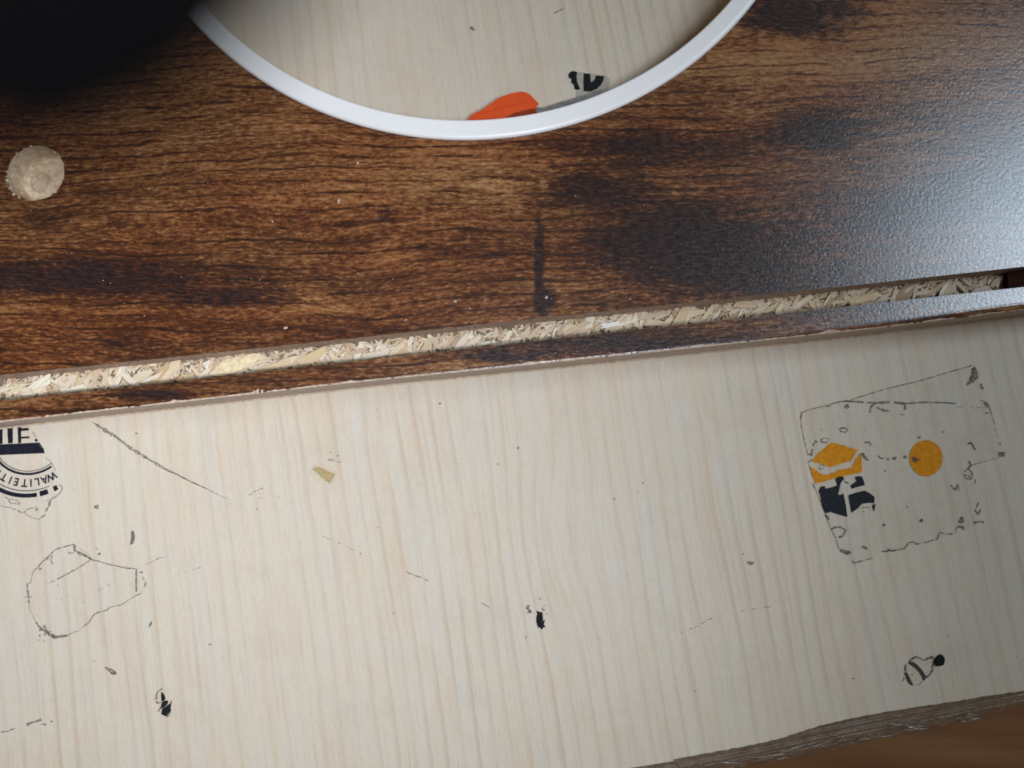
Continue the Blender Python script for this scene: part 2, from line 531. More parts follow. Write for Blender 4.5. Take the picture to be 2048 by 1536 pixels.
# ================================================================== TABLE
table = empty('table', (0, 0, 0), 'pale wood-grain laminate table top with scuffs and taped front edge, lying under the brown board', 'table')
EDGE = [(-400, 1805), (400, 1675), (1100, 1562), (1348, 1522), (1406, 1511), (1470, 1500), (1530, 1488), (1573, 1477), (1608, 1465), (1640, 1455), (1690, 1443), (1757, 1430), (1835, 1417),
        (1900, 1408), (1971, 1396), (2048, 1385), (2160, 1364), (2500, 1300), (2900, 1220)]
epts = [P(x, y, 0) for x, y in EDGE]
outline = [(p.x, p.y) for p in epts] + [(0.42, 0.36), (-0.36, 0.36)]
bm = bmesh.new()
slab_xy(bm, outline, -0.0006, 0.0)
o = bm_obj('laminate_top', bm, M['table'], table)
bm = bmesh.new()
slab_xy(bm, [(x, y) for x, y in outline], -0.024, -0.0007)
bm_obj('core_panel', bm, M['table_core'], table)

# dark brown strip where the foil ends: the shadow gap painted in colour
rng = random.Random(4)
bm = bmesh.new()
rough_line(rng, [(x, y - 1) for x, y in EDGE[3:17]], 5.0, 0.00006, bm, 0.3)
tag(bm_obj('edge_shade_line', bm, flat('edge_shade_line', (0.13, 0.085, 0.045), 0.8, 0.4), table), None)


# ---- crumpled clear tape around the edge
def build_tape():
    b = NB('packing_tape')
    X, Y, Z = b.xy()
    v = b.comb(X, Y, Z)
    n = b.noise(v, 0.035, 5, 0.7)
    c = b.ramp(n, [(0.3, (0.23, 0.17, 0.12)), (0.5, (0.30, 0.235, 0.175)), (0.75, (0.37, 0.30, 0.235))])
    n2 = b.noise(b.comb(b.ma('MULTIPLY', b.ma('ADD', X, b.ma('MULTIPLY', Y, -5.0)), 0.014), b.ma('MULTIPLY', b.ma('ADD', Y, b.ma('MULTIPLY', X, -0.19)), 0.14), 3), 1, 4, 0.6, 0.6)
    b.set(color=c, rough=0.14, ior=1.55, coat=1.0, coatr=0.05, alpha=b.mr(n, 0.35, 0.65, 0.60, 0.92),
          normal=b.bump(n2, 1.0, 0.0025))
    bm = bmesh.new()
    low = [(-400, 1850), (400, 1720), (1100, 1606), (1348, 1562), (1460, 1538), (1539, 1524), (1605, 1511), (1666, 1498), (1730, 1485), (1792, 1472), (1860, 1460),
           (1929, 1443), (1990, 1428), (2048, 1412), (2160, 1396), (2500, 1332), (2900, 1250)]
    rows = []
    NU, NV = 1000, 22

    def samp(pl, u):
        x = -400 + u * 3300
        for (x0, y0), (x1, y1) in zip(pl[:-1], pl[1:]):
            if x <= x1: return x, y0 + (y1 - y0) * (x - x0) / (x1 - x0)
        return pl[-1]
    for i in range(NU + 1):
        u = i / NU
        xa, ya = samp(EDGE, u)
        xb, yb = samp(low, u)
        A = P(xa, ya + 0.5, -0.0006)
        B = P(xb, yb, -0.0120)
        row = []
        for j in range(NV + 1):
            t = j / NV
            p = A.lerp(B, t)
            p.z = -0.0006 - 0.0114 * t ** 1.8
            am = max(0, min(1, t * 1.4)) ** 1.2
            k = Vector((p.x * 260, p.y * 700, p.z * 300))
            ds = mnoise.noise(k) * 0.0006 + mnoise.noise(k * 2.7) * 0.00045 + mnoise.noise(k * 6.5) * 0.00022
            p.z += ds * am
            p.y += mnoise.noise(Vector((p.x * 160, 5, t))) * 0.0006 * t
            row.append(bm.verts.new(p))
        rows.append(row)
    for i in range(NU):
        for j in range(NV):
            f = bm.faces.new([rows[i][j], rows[i][j + 1], rows[i + 1][j + 1], rows[i + 1][j]])
    o = bm_obj('packing_tape', bm, b.m, table, smooth=True)
    o['label'] = 'crumpled clear packing tape wrapped over the front edge'

    # raised creases of the film
    g = NB('crease_film')
    g.set(color=(0.30, 0.26, 0.22), rough=0.12, ior=1.55, coat=1.0, coatr=0.04, alpha=0.8)
    rg = random.Random(12)
    for k in range(15):
        u = rg.uniform(0.53, 0.745)
        t = rg.uniform(0.25, 0.85)
        n = rg.randint(5, 11)
        bm = bmesh.new()
        prev = None
        for i in range(n):
            xa, ya = samp(EDGE, u); xb, yb = samp(low, u)
            p = P(xa, ya + 0.5, -0.0006).lerp(P(xb, yb, -0.0120), t)
            p.z = -0.0006 - 0.0114 * t ** 1.8 + 0.0009
            w_ = math.sin(math.pi * (i + 0.3) / (n - 0.4)) * rg.uniform(0.5, 1.1) * 0.00028
            cur = [bm.verts.new(p + Vector((0, w_ * math.cos(a_), w_ * 1.2 * math.sin(a_)))) for a_ in [math.pi * q_ / 5 for q_ in range(6)]]
            if prev:
                for q_ in range(5): bm.faces.new([prev[q_], prev[q_ + 1], cur[q_ + 1], cur[q_]])
            prev = cur
            u += rg.uniform(0.0012, 0.0030); t += rg.uniform(-0.07, 0.07); t = max(0.08, min(0.97, t))
        bmesh.ops.recalc_face_normals(bm, faces=bm.faces)
        bm_obj('tape_crease', bm, g.m, table, smooth=True)


build_tape()


# ---- marks on the table sheet
def build_marks():
    rng = random.Random(11)
    z = 0.00008

    def part(name, mat, fn, label=None):
        bm = bmesh.new()
        fn(bm)
        o = bm_obj(name, bm, mat, table)
        if label: o['label'] = label
        return o
    part('scratch', M['dirt'], lambda bm: (rough_line(rng, [(183, 843), (198, 853), (235, 876), (262, 897), (300, 920), (330, 938), (352, 948), (385, 965), (410, 976), (425, 983)], 7.0, z, bm, 0.5, step=1.5, taper=True),
                                           rough_line(rng, [(380, 962), (410, 976), (437, 990), (462, 1001)], 2.2, z, bm, 0.7, step=1.5, taper=True)),
         'long ragged grey saw scratch running away from the brown board')
    part('scratch', M['dirt_pale'], lambda bm: rough_line(rng, [(645, 1072), (660, 1078), (690, 1092), (708, 1101), (724, 1108)], 1.3, z, bm, 0.9, gap=0.42), 'faint broken hairline scratch')
    part('scratch', M['dirt'], lambda bm: rough_line(rng, [(812, 1144), (828, 1150), (842, 1155), (856, 1161)], 2.0, z, bm, 0.8), 'short dark scratch')
    part('scratch', M['dirt'], lambda bm: rough_line(rng, [(962, 1206), (970, 1210), (979, 1215)], 1.4, z, bm, 0.5))
    part('scratch', M['dirt_pale'], lambda bm: (rough_line(rng, [(290, 1130), (310, 1120), (330, 1114), (350, 1108)], 1.0, z, bm, 0.6, gap=0.3), rough_line(rng, [(350, 1150), (400, 1135), (425, 1122)], 0.8, z, bm, 0.6, gap=0.45)))
    part('scratch', flat('scuff_white', (0.72, 0.72, 0.70), 0.5), lambda bm: rough_line(rng, [(1326, 722), (1327, 732), (1325, 742)], 1.6, z, bm, 0.4))
    part('smear', M['dirt'], lambda bm: (rough_line(rng, [(0, 1465), (18, 1462), (30, 1457)], 1.8, z, bm, 0.8), rough_line(rng, [(52, 1450), (62, 1446), (72, 1443), (83, 1439)], 5.0, z, bm, 0.7),
                                         blot(rng, bm, 24, 1459, 3.2, 2, z), blot(rng, bm, 103, 1443, 4, 2, z), blot(rng, bm, 88, 1449, 5, 1.6, z)), 'dark smear by the left border')
    part('smear', M['dirt_pale'], lambda bm: (rough_line(rng, [(498, 991), (508, 984), (516, 980), (525, 976)], 2.6, z, bm, 0.9), blot(rng, bm, 519, 987, 2.5, 1.2, z), blot(rng, bm, 521, 996, 3, 1.5, z)))
    part('smear', M['dirt_pale'], lambda bm: (rough_line(rng, [(655, 919), (662, 920), (668, 921)], 2.4, z, bm, 0.9), blot(rng, bm, 679, 924, 4, 1.7, z), blot(rng, bm, 661, 905, 3.5, 1.2, z), blot(rng, bm, 676, 912, 3, 1.4, z)))
    part('smear', M['dirt_pale'], lambda bm: (rough_line(rng, [(1108, 27), (1116, 22), (1130, 16)], 3.0, z, bm, 0.6)))
    part('smear', M['dirt_pale'], lambda bm: (rough_line(rng, [(1362, 1266), (1395, 1252), (1420, 1238), (1440, 1232)], 2.0, z, bm, 1.0, gap=0.45), rough_line(rng, [(1440, 1228), (1480, 1222), (1545, 1212)], 1.2, z, bm, 1.0, gap=0.5)))
    # solid spots
    sp = [(945, 57, 6, 3.6, 0.5), (880, 807, 2.3, 1.7, 0), (193, 1014, 4.4, 4.2, 0), (557, 995, 1.8, 1, -.5), (514, 1018, 1.6, 1, -.4), (1229, 998, 2.6, 1.8, 0), (1275, 985, 1.6, 1.4, 0),
          (1286, 966, 2.2, 2, 0), (923, 917, 1.4, 1.1, 0), (1036, 896, 2.0, 3.6, 0.6), (996, 928, 2, 1.2, 0), (1502, 1126, 7, 4, 0.0), (1487, 1108, 2, 1.4, 0), (420, 1289, 3.6, 1.2, -.4),
          (188, 1322, 1.2, 1, 0), (116, 1170, 1.2, 1, 0), (2034, 1314, 1.3, 1.3, 0), (1897, 1273, 1.6, 1.2, 0), (1390, 1382, 2.5, .8, .5), (1706, 1357, 2, 1.4, 0), (755, 1055, 2.2, 1, 0.3), (754, 820, 2, 1, 0),
          (755, 836, 1.6, .8, 0), (1080, 1198, 1.3, 1.6, 0), (272, 867, 2.4, 1.5, 0), (378, 1216, 1.6, .8, -.7), (787, 1227, 2, 1, -.6), (1052, 1275, 1.6, 3.6, 0), (514, 1020, 1, 1, 0)]
    for i, (x, y, rx, ry, a) in enumerate(sp):
        part('paint_speck', (M['dirt_dark'] if i not in (9, 20, 27) else M['dirt_pale']), lambda bm: blot(rng, bm, x, y, rx, ry, z, a, 10, 0.3))
    z7 = zc(30, 1060, 0.15625)
    part('dark_fleck', flat('seed_grey', (0.15, 0.13, 0.10), 0.7), lambda bm: slabs(bm, [z7([(1490, 10), (1520, 14), (1533, 90), (1526, 140), (1505, 182), (1470, 190), (1484, 120), (1486, 60)])], z - 4e-5, z + 1e-4), 'small grey seed-shaped fleck above the outlined tape remnant')
    part('dark_fleck', M['dirt'], lambda bm: slabs(bm, [z7([(1712, 1235), (1722, 1200), (1745, 1165), (1755, 1180), (1742, 1225), (1725, 1240)])], z - 4e-5, z + 5e-5))
    z8 = zc(0, 1011, 0.3418)
    part('dark_fleck', M['dirt_dark'], lambda bm: slabs(bm, [z8([(608, 948), (625, 946), (650, 955), (672, 968), (682, 980), (674, 992), (655, 990), (640, 972), (622, 958)])], z - 4e-5, z + 5e-5))


build_marks()

# ================================================================== STICKER REMNANTS
rng = random.Random(7)
# --- 1. torn seal with lettering at the left border
zz = zc(0, 820, 0.16113)
seal = empty('sticker', P(50, 930), 'torn black and clear sticker with a round seal reading ALITEIT, half under the brown board', 'sticker')
ZS = 0.00010
bm = bmesh.new()
slabs(bm, [zz([(-600, 120), (380, 150), (405, 250), (455, 340), (490, 400), (545, 470), (560, 560), (640, 650), (690, 760), (665, 860), (640, 900), (690, 930),
               (755, 935), (772, 1000), (700, 1075), (640, 1130), (615, 1200), (560, 1310), (480, 1362), (290, 1285), (120, 1215), (-600, 1130)])], 0.00002, ZS)
bm_obj('film', bm, M['film'], seal)
bm = bmesh.new()
slabs(bm, [zz(p) for p in [
    [(-300, 120), (32, 120), (30, 420), (-300, 440)], [(92, 120), (158, 120), (158, 412), (100, 415), (92, 300)],
    [(215, 120), (262, 120), (262, 226), (355, 222), (360, 252), (262, 262), (262, 330), (362, 328), (366, 350), (264, 356), (262, 408), (225, 412)],
    [(-300, 440), (490, 404), (515, 440), (530, 470), (545, 482), (548, 512), (556, 536), (-300, 572)],
    [(428, 372), (452, 352), (470, 385), (440, 396)]]], 0.00011, ZS + 0.00004)
bm_obj('printed_bars', bm, M['ink'], seal)
A3 = [P(*zz([q])[0]) for q in ((0, 590), (340, 760), (640, 660))]
cx, cy, r1 = circ3(*A3)
A4 = [P(*zz([q])[0]) for q in ((0, 915), (340, 1003), (615, 960))]
cx2, cy2, r2c = circ3(*A4)
ccx, ccy = (cx, cy)


def arc_ring(bm, r0, r1_, a0, a1, zt, n=60):
    vs = []
    for k in range(n + 1):
        t = a0 + (a1 - a0) * k / n
        vs.append((bm.verts.new((ccx + r0 * math.cos(t), ccy + r0 * math.sin(t), zt)), bm.verts.new((ccx + r1_ * math.cos(t), ccy + r1_ * math.sin(t), zt))))
    for a, b_ in zip(vs[:-1], vs[1:]):
        bm.faces.new([a[0], a[1], b_[1], b_[0]])


def ang(pt):
    p = P(*zz([pt])[0])
    return math.atan2(p.y - ccy, p.x - ccx)


def rad(pt):
    p = P(*zz([pt])[0])
    return math.hypot(p.y - ccy, p.x - ccx)


aL, aR = R(-160), ang((642, 660))
zt = ZS + 0.00005
bm = bmesh.new()
arc_ring(bm, r1 - 0.5 * PXM, r1 + 0.8 * PXM, aL, aR, zt)
rt = rad((340, 800))
arc_ring(bm, rt - 3.0 * PXM, rt + 1.6 * PXM, aL, ang((648, 710)), zt)
ro = rad((340, 1003))
arc_ring(bm, ro - 0.7 * PXM, ro + 0.8 * PXM, aL, ang((620, 958)), zt)
rb = rad((330, 1062))
arc_ring(bm, rb - 3.8 * PXM, rb + 4.2 * PXM, aL, ang((462, 1062)), zt)
arc_ring(bm, rb - 5.4 * PXM, rb + 4.8 * PXM, ang((498, 1050)), ang((604, 1030)), zt)
arc_ring(bm, rb - 5 * PXM, rb + 5 * PXM, ang((672, 990)), ang((730, 985)), zt)
bm_obj('seal_rings', bm, M['ink'], seal)


def letters():
    rm = rad((345, 902))
    hgt = 15.5 * PXM
    bmL = bmesh.new()
    for chs, pt in (('T', (45, 845)), ('I', (130, 878)), ('E', (208, 890)), ('T', (308, 905)), ('I', (388, 905)), ('L', (468, 897)), ('A', (556, 868)), ('W', (648, 838)), ('K', (-50, 790))):
        cu = bpy.data.curves.new('t', 'FONT')
        cu.body = chs
        cu.align_x = 'CENTER'
        cu.align_y = 'CENTER'
        cu.size = hgt * 1.38
        cu.offset = hgt * 0.035
        cu.resolution_u = 2
        ob = bpy.data.objects.new('t', cu)
        me = bpy.data.meshes.new_from_object(ob)
        a = ang(pt)
        M4 = Matrix.Translation((ccx + rm * math.cos(a), ccy + rm * math.sin(a), zt)) @ Matrix.Rotation(a - math.pi / 2, 4, 'Z') @ Matrix.Scale(0.92, 4, (1, 0, 0))
        me.transform(M4)
        bmL.from_mesh(me)
        bpy.data.objects.remove(ob)
        bpy.data.curves.remove(cu)
        bpy.data.meshes.remove(me)
    # ragged tear through the last letter
    bm_obj('lettering', bmL, M['ink'], seal)


letters()
bm = bmesh.new()
for pl, wd, gp in (([(-60, 1165), (40, 1200), (130, 1215), (200, 1240), (285, 1282), (330, 1245), (320, 1260), (290, 1285)], 1.6, .15), ([(310, 1290), (400, 1340), (482, 1362)], 1.2, .2), ([(482, 1360), (520, 1330), (560, 1300), (575, 1240), (610, 1190), (620, 1130)], 3.2, .15),
                   ([(620, 1130), (650, 1095), (700, 1070), (745, 1030), (772, 985), (762, 940), (728, 935)], 1.8, .2), ([(640, 655), (680, 730), (685, 800), (660, 870), (650, 885)], 1.6, .1),
                   ([(60, 1075), (110, 1110), (130, 1160), (180, 1160), (250, 1172), (215, 1130), (160, 1108), (100, 1112)], 1.5, .1), ([(320, 1245), (380, 1220), (440, 1205), (460, 1240)], 1.4, .2),
                   ([(0, 690), (20, 720), (45, 760)], 2.0, .2), ([(405, 270), (440, 330), (470, 380)], 1.3, .2), ([(480, 410), (530, 470), (548, 530)], 1.6, .1), ([(565, 590), (610, 625), (640, 655)], 1.0, .3),
                   ([(520, 905), (560, 880), (590, 900), (560, 915)], 1.2, .1), ([(510, 1115), (570, 1130), (610, 1110)], 1.4, .1)):
    rough_line(rng, zz(pl), wd, ZS + 0.00006, bm, 0.7, gap=gp, step=1.2)
blot(rng, bm, *zz([(455, 1238)])[0], 4, 1.8, ZS + 0.00007)
bm_obj('dirt_line', bm, M['dirt'], seal)

# --- 2. clear tape remnant with dirty outline
zz = zc(30, 1060, 0.15625)
rem = empty('tape_remnant', P(165, 1185), 'clear tape remnant with grey dirty outline, rounded left and narrower right end, lower left', 'tape remnant')
out2 = [(760, 190), (830, 270), (960, 350), (1060, 385), (1150, 425), (1290, 455), (1400, 475), (1570, 500), (1640, 590), (1690, 690), (1680, 770), (1560, 840), (1430, 920), (1350, 965), (1220, 990), (1100, 1050),
        (1000, 1090), (950, 1180), (870, 1250), (800, 1290), (690, 1345), (540, 1400), (440, 1370), (330, 1260), (260, 1170), (190, 1030), (165, 930), (155, 760), (150, 690), (200, 650), (215, 560), (235, 525), (310, 450), (390, 360), (490, 270), (560, 235), (660, 200)]
bm = bmesh.new()
slabs(bm, [zz(out2)], 0.00002, 0.0001)
bm_obj('film', bm, M['film'], rem)
bm = bmesh.new()
for pl, wd, gp in (([(760, 185), (700, 195), (620, 220), (540, 240), (500, 265), (460, 310), (390, 370), (330, 430), (290, 480), (232, 530)], 2.6, .03), ([(232, 530), (215, 590), (205, 650), (195, 680), (155, 690)], 1.4, .1), ([(155, 690), (155, 740), (170, 800), (172, 870), (180, 940)], 3.2, 0),
                   ([(180, 940), (190, 1020), (240, 1130), (270, 1180)], 0.9, .2), ([(270, 1180), (300, 1230), (350, 1270), (400, 1310), (450, 1360), (520, 1385)], 4.0, 0), ([(370, 1220), (400, 1280), (450, 1340), (530, 1370), (600, 1360), (670, 1352)], 4.8, 0), ([(670, 1352), (740, 1315), (800, 1293)], 1.6, 0), ([(800, 1293), (850, 1270), (870, 1250)], .8, .4),
                   ([(865, 1252), (900, 1215), (950, 1185), (965, 1150), (1000, 1095), (1060, 1055), (1120, 1045), (1180, 1025), (1220, 990)], 2.4, 0), ([(1220, 990), (1290, 972), (1350, 965), (1400, 935), (1450, 900), (1540, 845), (1630, 800)], 1.9, 0),
                   ([(1555, 500), (1550, 600), (1552, 700), (1555, 795)], 3.4, 0), ([(1560, 500), (1450, 490), (1370, 478)], 3.6, 0), ([(1370, 478), (1290, 458), (1200, 440), (1080, 405)], 1.9, 0), ([(1080, 400), (1000, 385), (960, 375)], 2.4, 0),
                   ([(765, 190), (760, 250), (800, 285), (860, 310), (920, 340), (970, 370)], 5.4, 0), ([(950, 395), (880, 440), (800, 490), (720, 535), (640, 580), (540, 632)], 2.6, 0), ([(540, 632), (470, 665), (400, 690)], 1.1, .2),
                   ([(1630, 590), (1650, 640), (1675, 680), (1660, 740), (1690, 770)], 2.4, .2), ([(790, 210), (870, 260), (960, 330)], 1.0, .2), ([(1690, 440), (1740, 410), (1830, 360), (1900, 350)], .9, .2),
                   ([(480, 330), (455, 380), (480, 440)], 3.0, .1), ([(1180, 715), (1215, 695)], 1.3, 0), ([(1060, 780), (1120, 745)], .9, .2), ([(670, 285), (720, 300), (760, 285)], 1.4, .1), ([(585, 870), (595, 910)], 1.6, 0)):
    rough_line(rng, zz(pl), wd, 0.00013, bm, 0.45, gap=gp, step=1.2)
for x, y, r in ((320, 1280, 3), (318, 1350, 2.2), (380, 1340, 3), (300, 1410, 1.8), (375, 1425, 2), (455, 1300, 1.8), (415, 370, 2.4), (320, 498, 2.6), (430, 345, 2), (1075, 310, 4), (1045, 240, 2), (130, 865, 1.5), (150, 920, 1.5), (205, 860, 1.6), (660, 848, 1.0), (550, 702, 1.0), (870, 925, 1.1), (1270, 935, 1.1), (1620, 540, 3)):
    blot(rng, bm, *zz([(x, y)])[0], r, r * 0.8, 0.00014)
bm_obj('dirt_line', bm, M['dirt'], rem)

# --- 3. logo film on the right
zz = zc(1560, 720, 0.2735)
logo = empty('logo_sticker', P(1800, 930), 'clear sticker with orange shield, dark pattern and orange dot, right side of table', 'sticker')
out3 = [(150, 400), (165, 375), (330, 335), (490, 295), (660, 245), (900, 180), (1130, 120), (1400, 38), (1430, 50), (1450, 120), (1500, 220), (1550, 370), (1590, 540), (1610, 600), (1625, 690), (1500, 740), (1385, 768), (1425, 900), (1440, 1000),
        (1480, 1180), (1380, 1240), (1150, 1310), (1000, 1345), (880, 1385), (740, 1400), (620, 1470), (540, 1485), (440, 1390), (420, 1320), (370, 1240), (320, 1120), (270, 980), (210, 760), (200, 690), (170, 560)]
bm = bmesh.new()
slabs(bm, [zz(out3)], 0.00002, 0.0001)
bm_obj('film', bm, M['film2'], logo)
bm = bmesh.new()
slabs(bm, [zz(p) for p in [
    [(238, 730), (262, 700), (290, 672), (330, 640), (372, 605), (410, 610), (460, 622), (520, 642), (572, 655), (548, 690), (520, 740), (470, 750), (420, 768), (365, 785), (322, 765), (280, 752), (255, 752)],
    [(218, 778), (250, 795), (275, 815), (305, 835), (345, 838), (400, 820), (430, 803), (480, 795), (522, 785), (545, 745), (572, 700), (592, 680), (598, 740), (602, 820), (520, 838), (420, 860), (340, 885), (262, 905), (240, 860), (228, 820)]]], 0.0001, 0.00014)
bm_obj('orange_shield', bm, M['orange'], logo)
bm = bmesh.new()
slabs(bm, [zz([(1068 + 122 * math.cos(k * math.pi / 20), 718 + 133 * math.sin(k * math.pi / 20)) for k in range(40)])], 0.0001, 0.00014)
bm_obj('orange_dot', bm, M['orange'], logo)
bm = bmesh.new()
slabs(bm, [zz(p) for p in [
    [(282, 955), (300, 925), (328, 922), (332, 940), (380, 930), (418, 918), (412, 895), (402, 872), (430, 850), (466, 854), (468, 875), (450, 890), (440, 915), (432, 960), (425, 985), (448, 985), (464, 976), (475, 1020), (484, 1070), (494, 1148), (455, 1138), (420, 1128), (372, 1112), (330, 1122), (305, 1070), (298, 1010)],
    [(515, 918), (540, 900), (560, 885), (548, 862), (560, 850), (598, 850), (612, 880), (622, 915), (570, 928), (525, 942)],
    [(500, 988), (560, 968), (622, 955), (660, 975), (692, 1002), (690, 1048), (650, 1045), (600, 1052), (570, 1085), (522, 1118), (510, 1050)],
    [(462, 880), (490, 892), (515, 905), (490, 902)],
    [(672, 1062), (700, 1050), (690, 1110), (680, 1090)]]], 0.0001, 0.00014)
bm_obj('dark_pattern', bm, M['ink2'], logo)
bm = bmesh.new()
for pl, wd, gp in (([(155, 420), (160, 385), (220, 360), (330, 335), (400, 315), (480, 298)], 2.2, 0), ([(150, 410), (160, 500), (180, 600), (205, 690)], 1.6, .1), ([(520, 290), (660, 245), (760, 215), (900, 180), (1010, 155), (1130, 120), (1280, 75), (1410, 38)], 1.8, .12),
                   ([(470, 300), (560, 305), (700, 315), (800, 308), (920, 318)], 4.2, .05), ([(920, 318), (1080, 308), (1200, 312), (1290, 318)], 2.8, .15), ([(1290, 340), (1540, 350)], .8, .4), ([(690, 320), (665, 345), (660, 385)], 3.6, 0), ([(710, 345), (760, 370), (800, 375)], 4.0, 0), ([(915, 325), (918, 375)], 3.6, .1),
                   ([(480, 330), (500, 350)], 6.5, 0), ([(340, 340), (375, 335)], 4, 0), ([(880, 395), (910, 402)], 2.4, 0), ([(1470, 175), (1485, 215)], 4.6, 0), ([(1470, 295), (1500, 310), (1530, 345)], 4.6, .1), ([(1535, 350), (1570, 460), (1595, 560)], 1.3, .25),
                   ([(1420, 45), (1460, 110)], 1.4, 0), ([(1505, 390), (1530, 385)], 3.2, 0), ([(1595, 685), (1640, 680), (1635, 700), (1600, 702)], 5, 0), ([(1600, 605), (1620, 620)], 2.4, 0), ([(1610, 712), (1500, 742), (1400, 770)], 1.5, .15), ([(1380, 740), (1400, 770), (1370, 800)], 3.0, 0),
                   ([(1345, 820), (1380, 795), (1410, 830), (1400, 870), (1370, 870), (1345, 840), (1380, 845), (1395, 870)], 2.6, .05), ([(1375, 615), (1400, 605), (1420, 640), (1430, 660)], 3.0, .1), ([(1250, 915), (1285, 955), (1300, 900), (1310, 955)], 2.8, .05), ([(1430, 870), (1430, 930)], 1.3, .3), ([(1455, 1040), (1430, 1100), (1450, 1130), (1470, 1090)], 3.0, .1),
                   ([(1415, 1190), (1480, 1180), (1490, 1192)], 4.6, 0), ([(1310, 1190), (1330, 1150), (1345, 1180), (1320, 1195)], 3.8, 0), ([(1280, 1260), (1300, 1215), (1345, 1225), (1340, 1250)], 3.4, .05), ([(1270, 1275), (1200, 1270), (1170, 1260), (1150, 1310)], 2.6, .05), ([(1150, 1310), (1080, 1330), (1000, 1348), (980, 1330), (945, 1335), (915, 1375)], 2.4, .05),
                   ([(915, 1378), (830, 1395), (740, 1402)], 2.6, .12), ([(790, 1385), (800, 1400)], 7, 0), ([(690, 1445), (600, 1470), (545, 1485), (525, 1470)], 2.0, .15), ([(440, 1390), (480, 1405), (520, 1415)], 7.0, 0), ([(410, 1310), (430, 1380), (450, 1395)], 2.0, .1), ([(375, 1240), (400, 1225), (440, 1220), (480, 1245), (460, 1290), (430, 1295)], 4.0, 0), ([(330, 1120), (370, 1230), (415, 1310)], 1.6, .15),
                   ([(340, 1135), (360, 1170)], 4.2, 0), ([(600, 1365), (640, 1380)], 5, 0), ([(230, 690), (245, 620), (270, 590)], 4.4, .05), ([(205, 690), (240, 700)], 2.0, .1), ([(300, 580), (330, 570), (360, 575), (345, 605), (305, 600), (300, 580)], 2.4, 0), ([(430, 510), (460, 495), (500, 505), (480, 530), (440, 520)], 2.6, 0), ([(205, 750), (235, 730)], 4, 0), ([(210, 760), (240, 850)], 1.2, .2), ([(240, 900), (300, 1040)], 1.4, .2),
                   ([(600, 680), (620, 710), (645, 735)], 5.0, 0), ([(620, 605), (650, 600), (668, 625)], 3.6, 0), ([(715, 695), (735, 720), (765, 715)], 2.8, 0), ([(280, 790), (300, 800), (330, 780), (310, 765), (285, 775)], 2.0, 0), ([(905, 710), (930, 708)], 6, 0), ([(625, 500), (630, 530)], 1.6, .2), ([(590, 1080), (640, 1075), (660, 1085)], 1.4, 0)):
    rough_line(rng, zz(pl), wd, 0.00016, bm, 0.45, gap=gp, step=1.4)
slabs(bm, [zz([(1405, 60), (1425, 50), (1440, 80), (1452, 130), (1420, 160), (1362, 190), (1385, 140), (1400, 100)])], 0.0001, 0.00016)
for x, y, r in ((790, 725, 3.2), (838, 718, 4), (768, 812, 2.6), (1018, 566, 3), (1192, 525, 2.2), (930, 1075, 2.6), (1035, 1172, 4.6), (762, 1208, 4), (305, 510, 1.8), (992, 728, 8.5), (1480, 200, 3), (610, 1110, 2), (500, 1020, 1)):
    blot(rng, bm, *zz([(x, y)])[0], r, r * 0.75, 0.00017)
bm_obj('dirt_line', bm, M['dirt_dark'], logo)

# --- 4. ochre paper scrap
zz = zc(480, 900, 0.14648)
sc4 = empty('paper_scrap', P(648, 948), 'small ochre wedge-shaped scrap of paper stuck on the table, left of centre', 'scrap')
bm = bmesh.new()
slabs(bm, [zz([(985, 262), (1020, 240), (1055, 231), (1100, 235), (1160, 265), (1230, 300), (1303, 330), (1270, 385), (1245, 430), (1222, 460), (1180, 425), (1120, 380), (1060, 325), (1030, 290)])], 0.00002, 0.00012)
bm_obj('paper', bm, M['ochre'], sc4)
bm = bmesh.new()
slabs(bm, [zz([(965, 225), (1050, 175), (1120, 185), (1210, 225), (1290, 270), (1340, 310), (1310, 400), (1250, 480), (1190, 485), (1090, 455), (1000, 410), (955, 330)])], 0.00001, 0.00005)
bm_obj('glue_halo', bm, M['halo'], sc4)

# --- 5. striped scrap lower right
zz = zc(1760, 1280, 0.08789)
sc5 = empty('striped_scrap', P(1845, 1340), 'torn clear scrap with two dark stripes and a black lump, near the taped corner', 'sticker scrap')
bm = bmesh.new()
slabs(bm, [zz([(540, 760), (560, 560), (660, 470), (830, 370), (960, 430), (1080, 440), (1200, 390), (1250, 520), (1220, 720), (1050, 880), (900, 1010), (740, 1040), (620, 960)])], 0.00002, 0.0001)
bm_obj('film', bm, M['film2'], sc5)
bm = bmesh.new()
slabs(bm, [zz(p) for p in [[(660, 478), (760, 500), (860, 570), (950, 670), (1010, 760), (1060, 850), (1010, 925), (985, 925), (950, 830), (890, 730), (800, 640), (700, 570), (650, 540)],
                           [(565, 740), (620, 740), (680, 860), (730, 970), (770, 1035), (700, 1025), (640, 970), (600, 880)]]], 0.0001, 0.00014)
bm_obj('dark_stripe', bm, flat('brown_black_ink', (0.022, 0.013, 0.009), 0.5, 0.3), sc5)
bm = bmesh.new()
slabs(bm, [zz([(1240, 500), (1300, 400), (1370, 340), (1420, 340), (1470, 400), (1480, 480), (1450, 570), (1370, 595), (1300, 605), (1250, 560)])], 0.00002, 0.0006)
bm_obj('black_lump', bm, M['black'], sc5)
bm = bmesh.new()
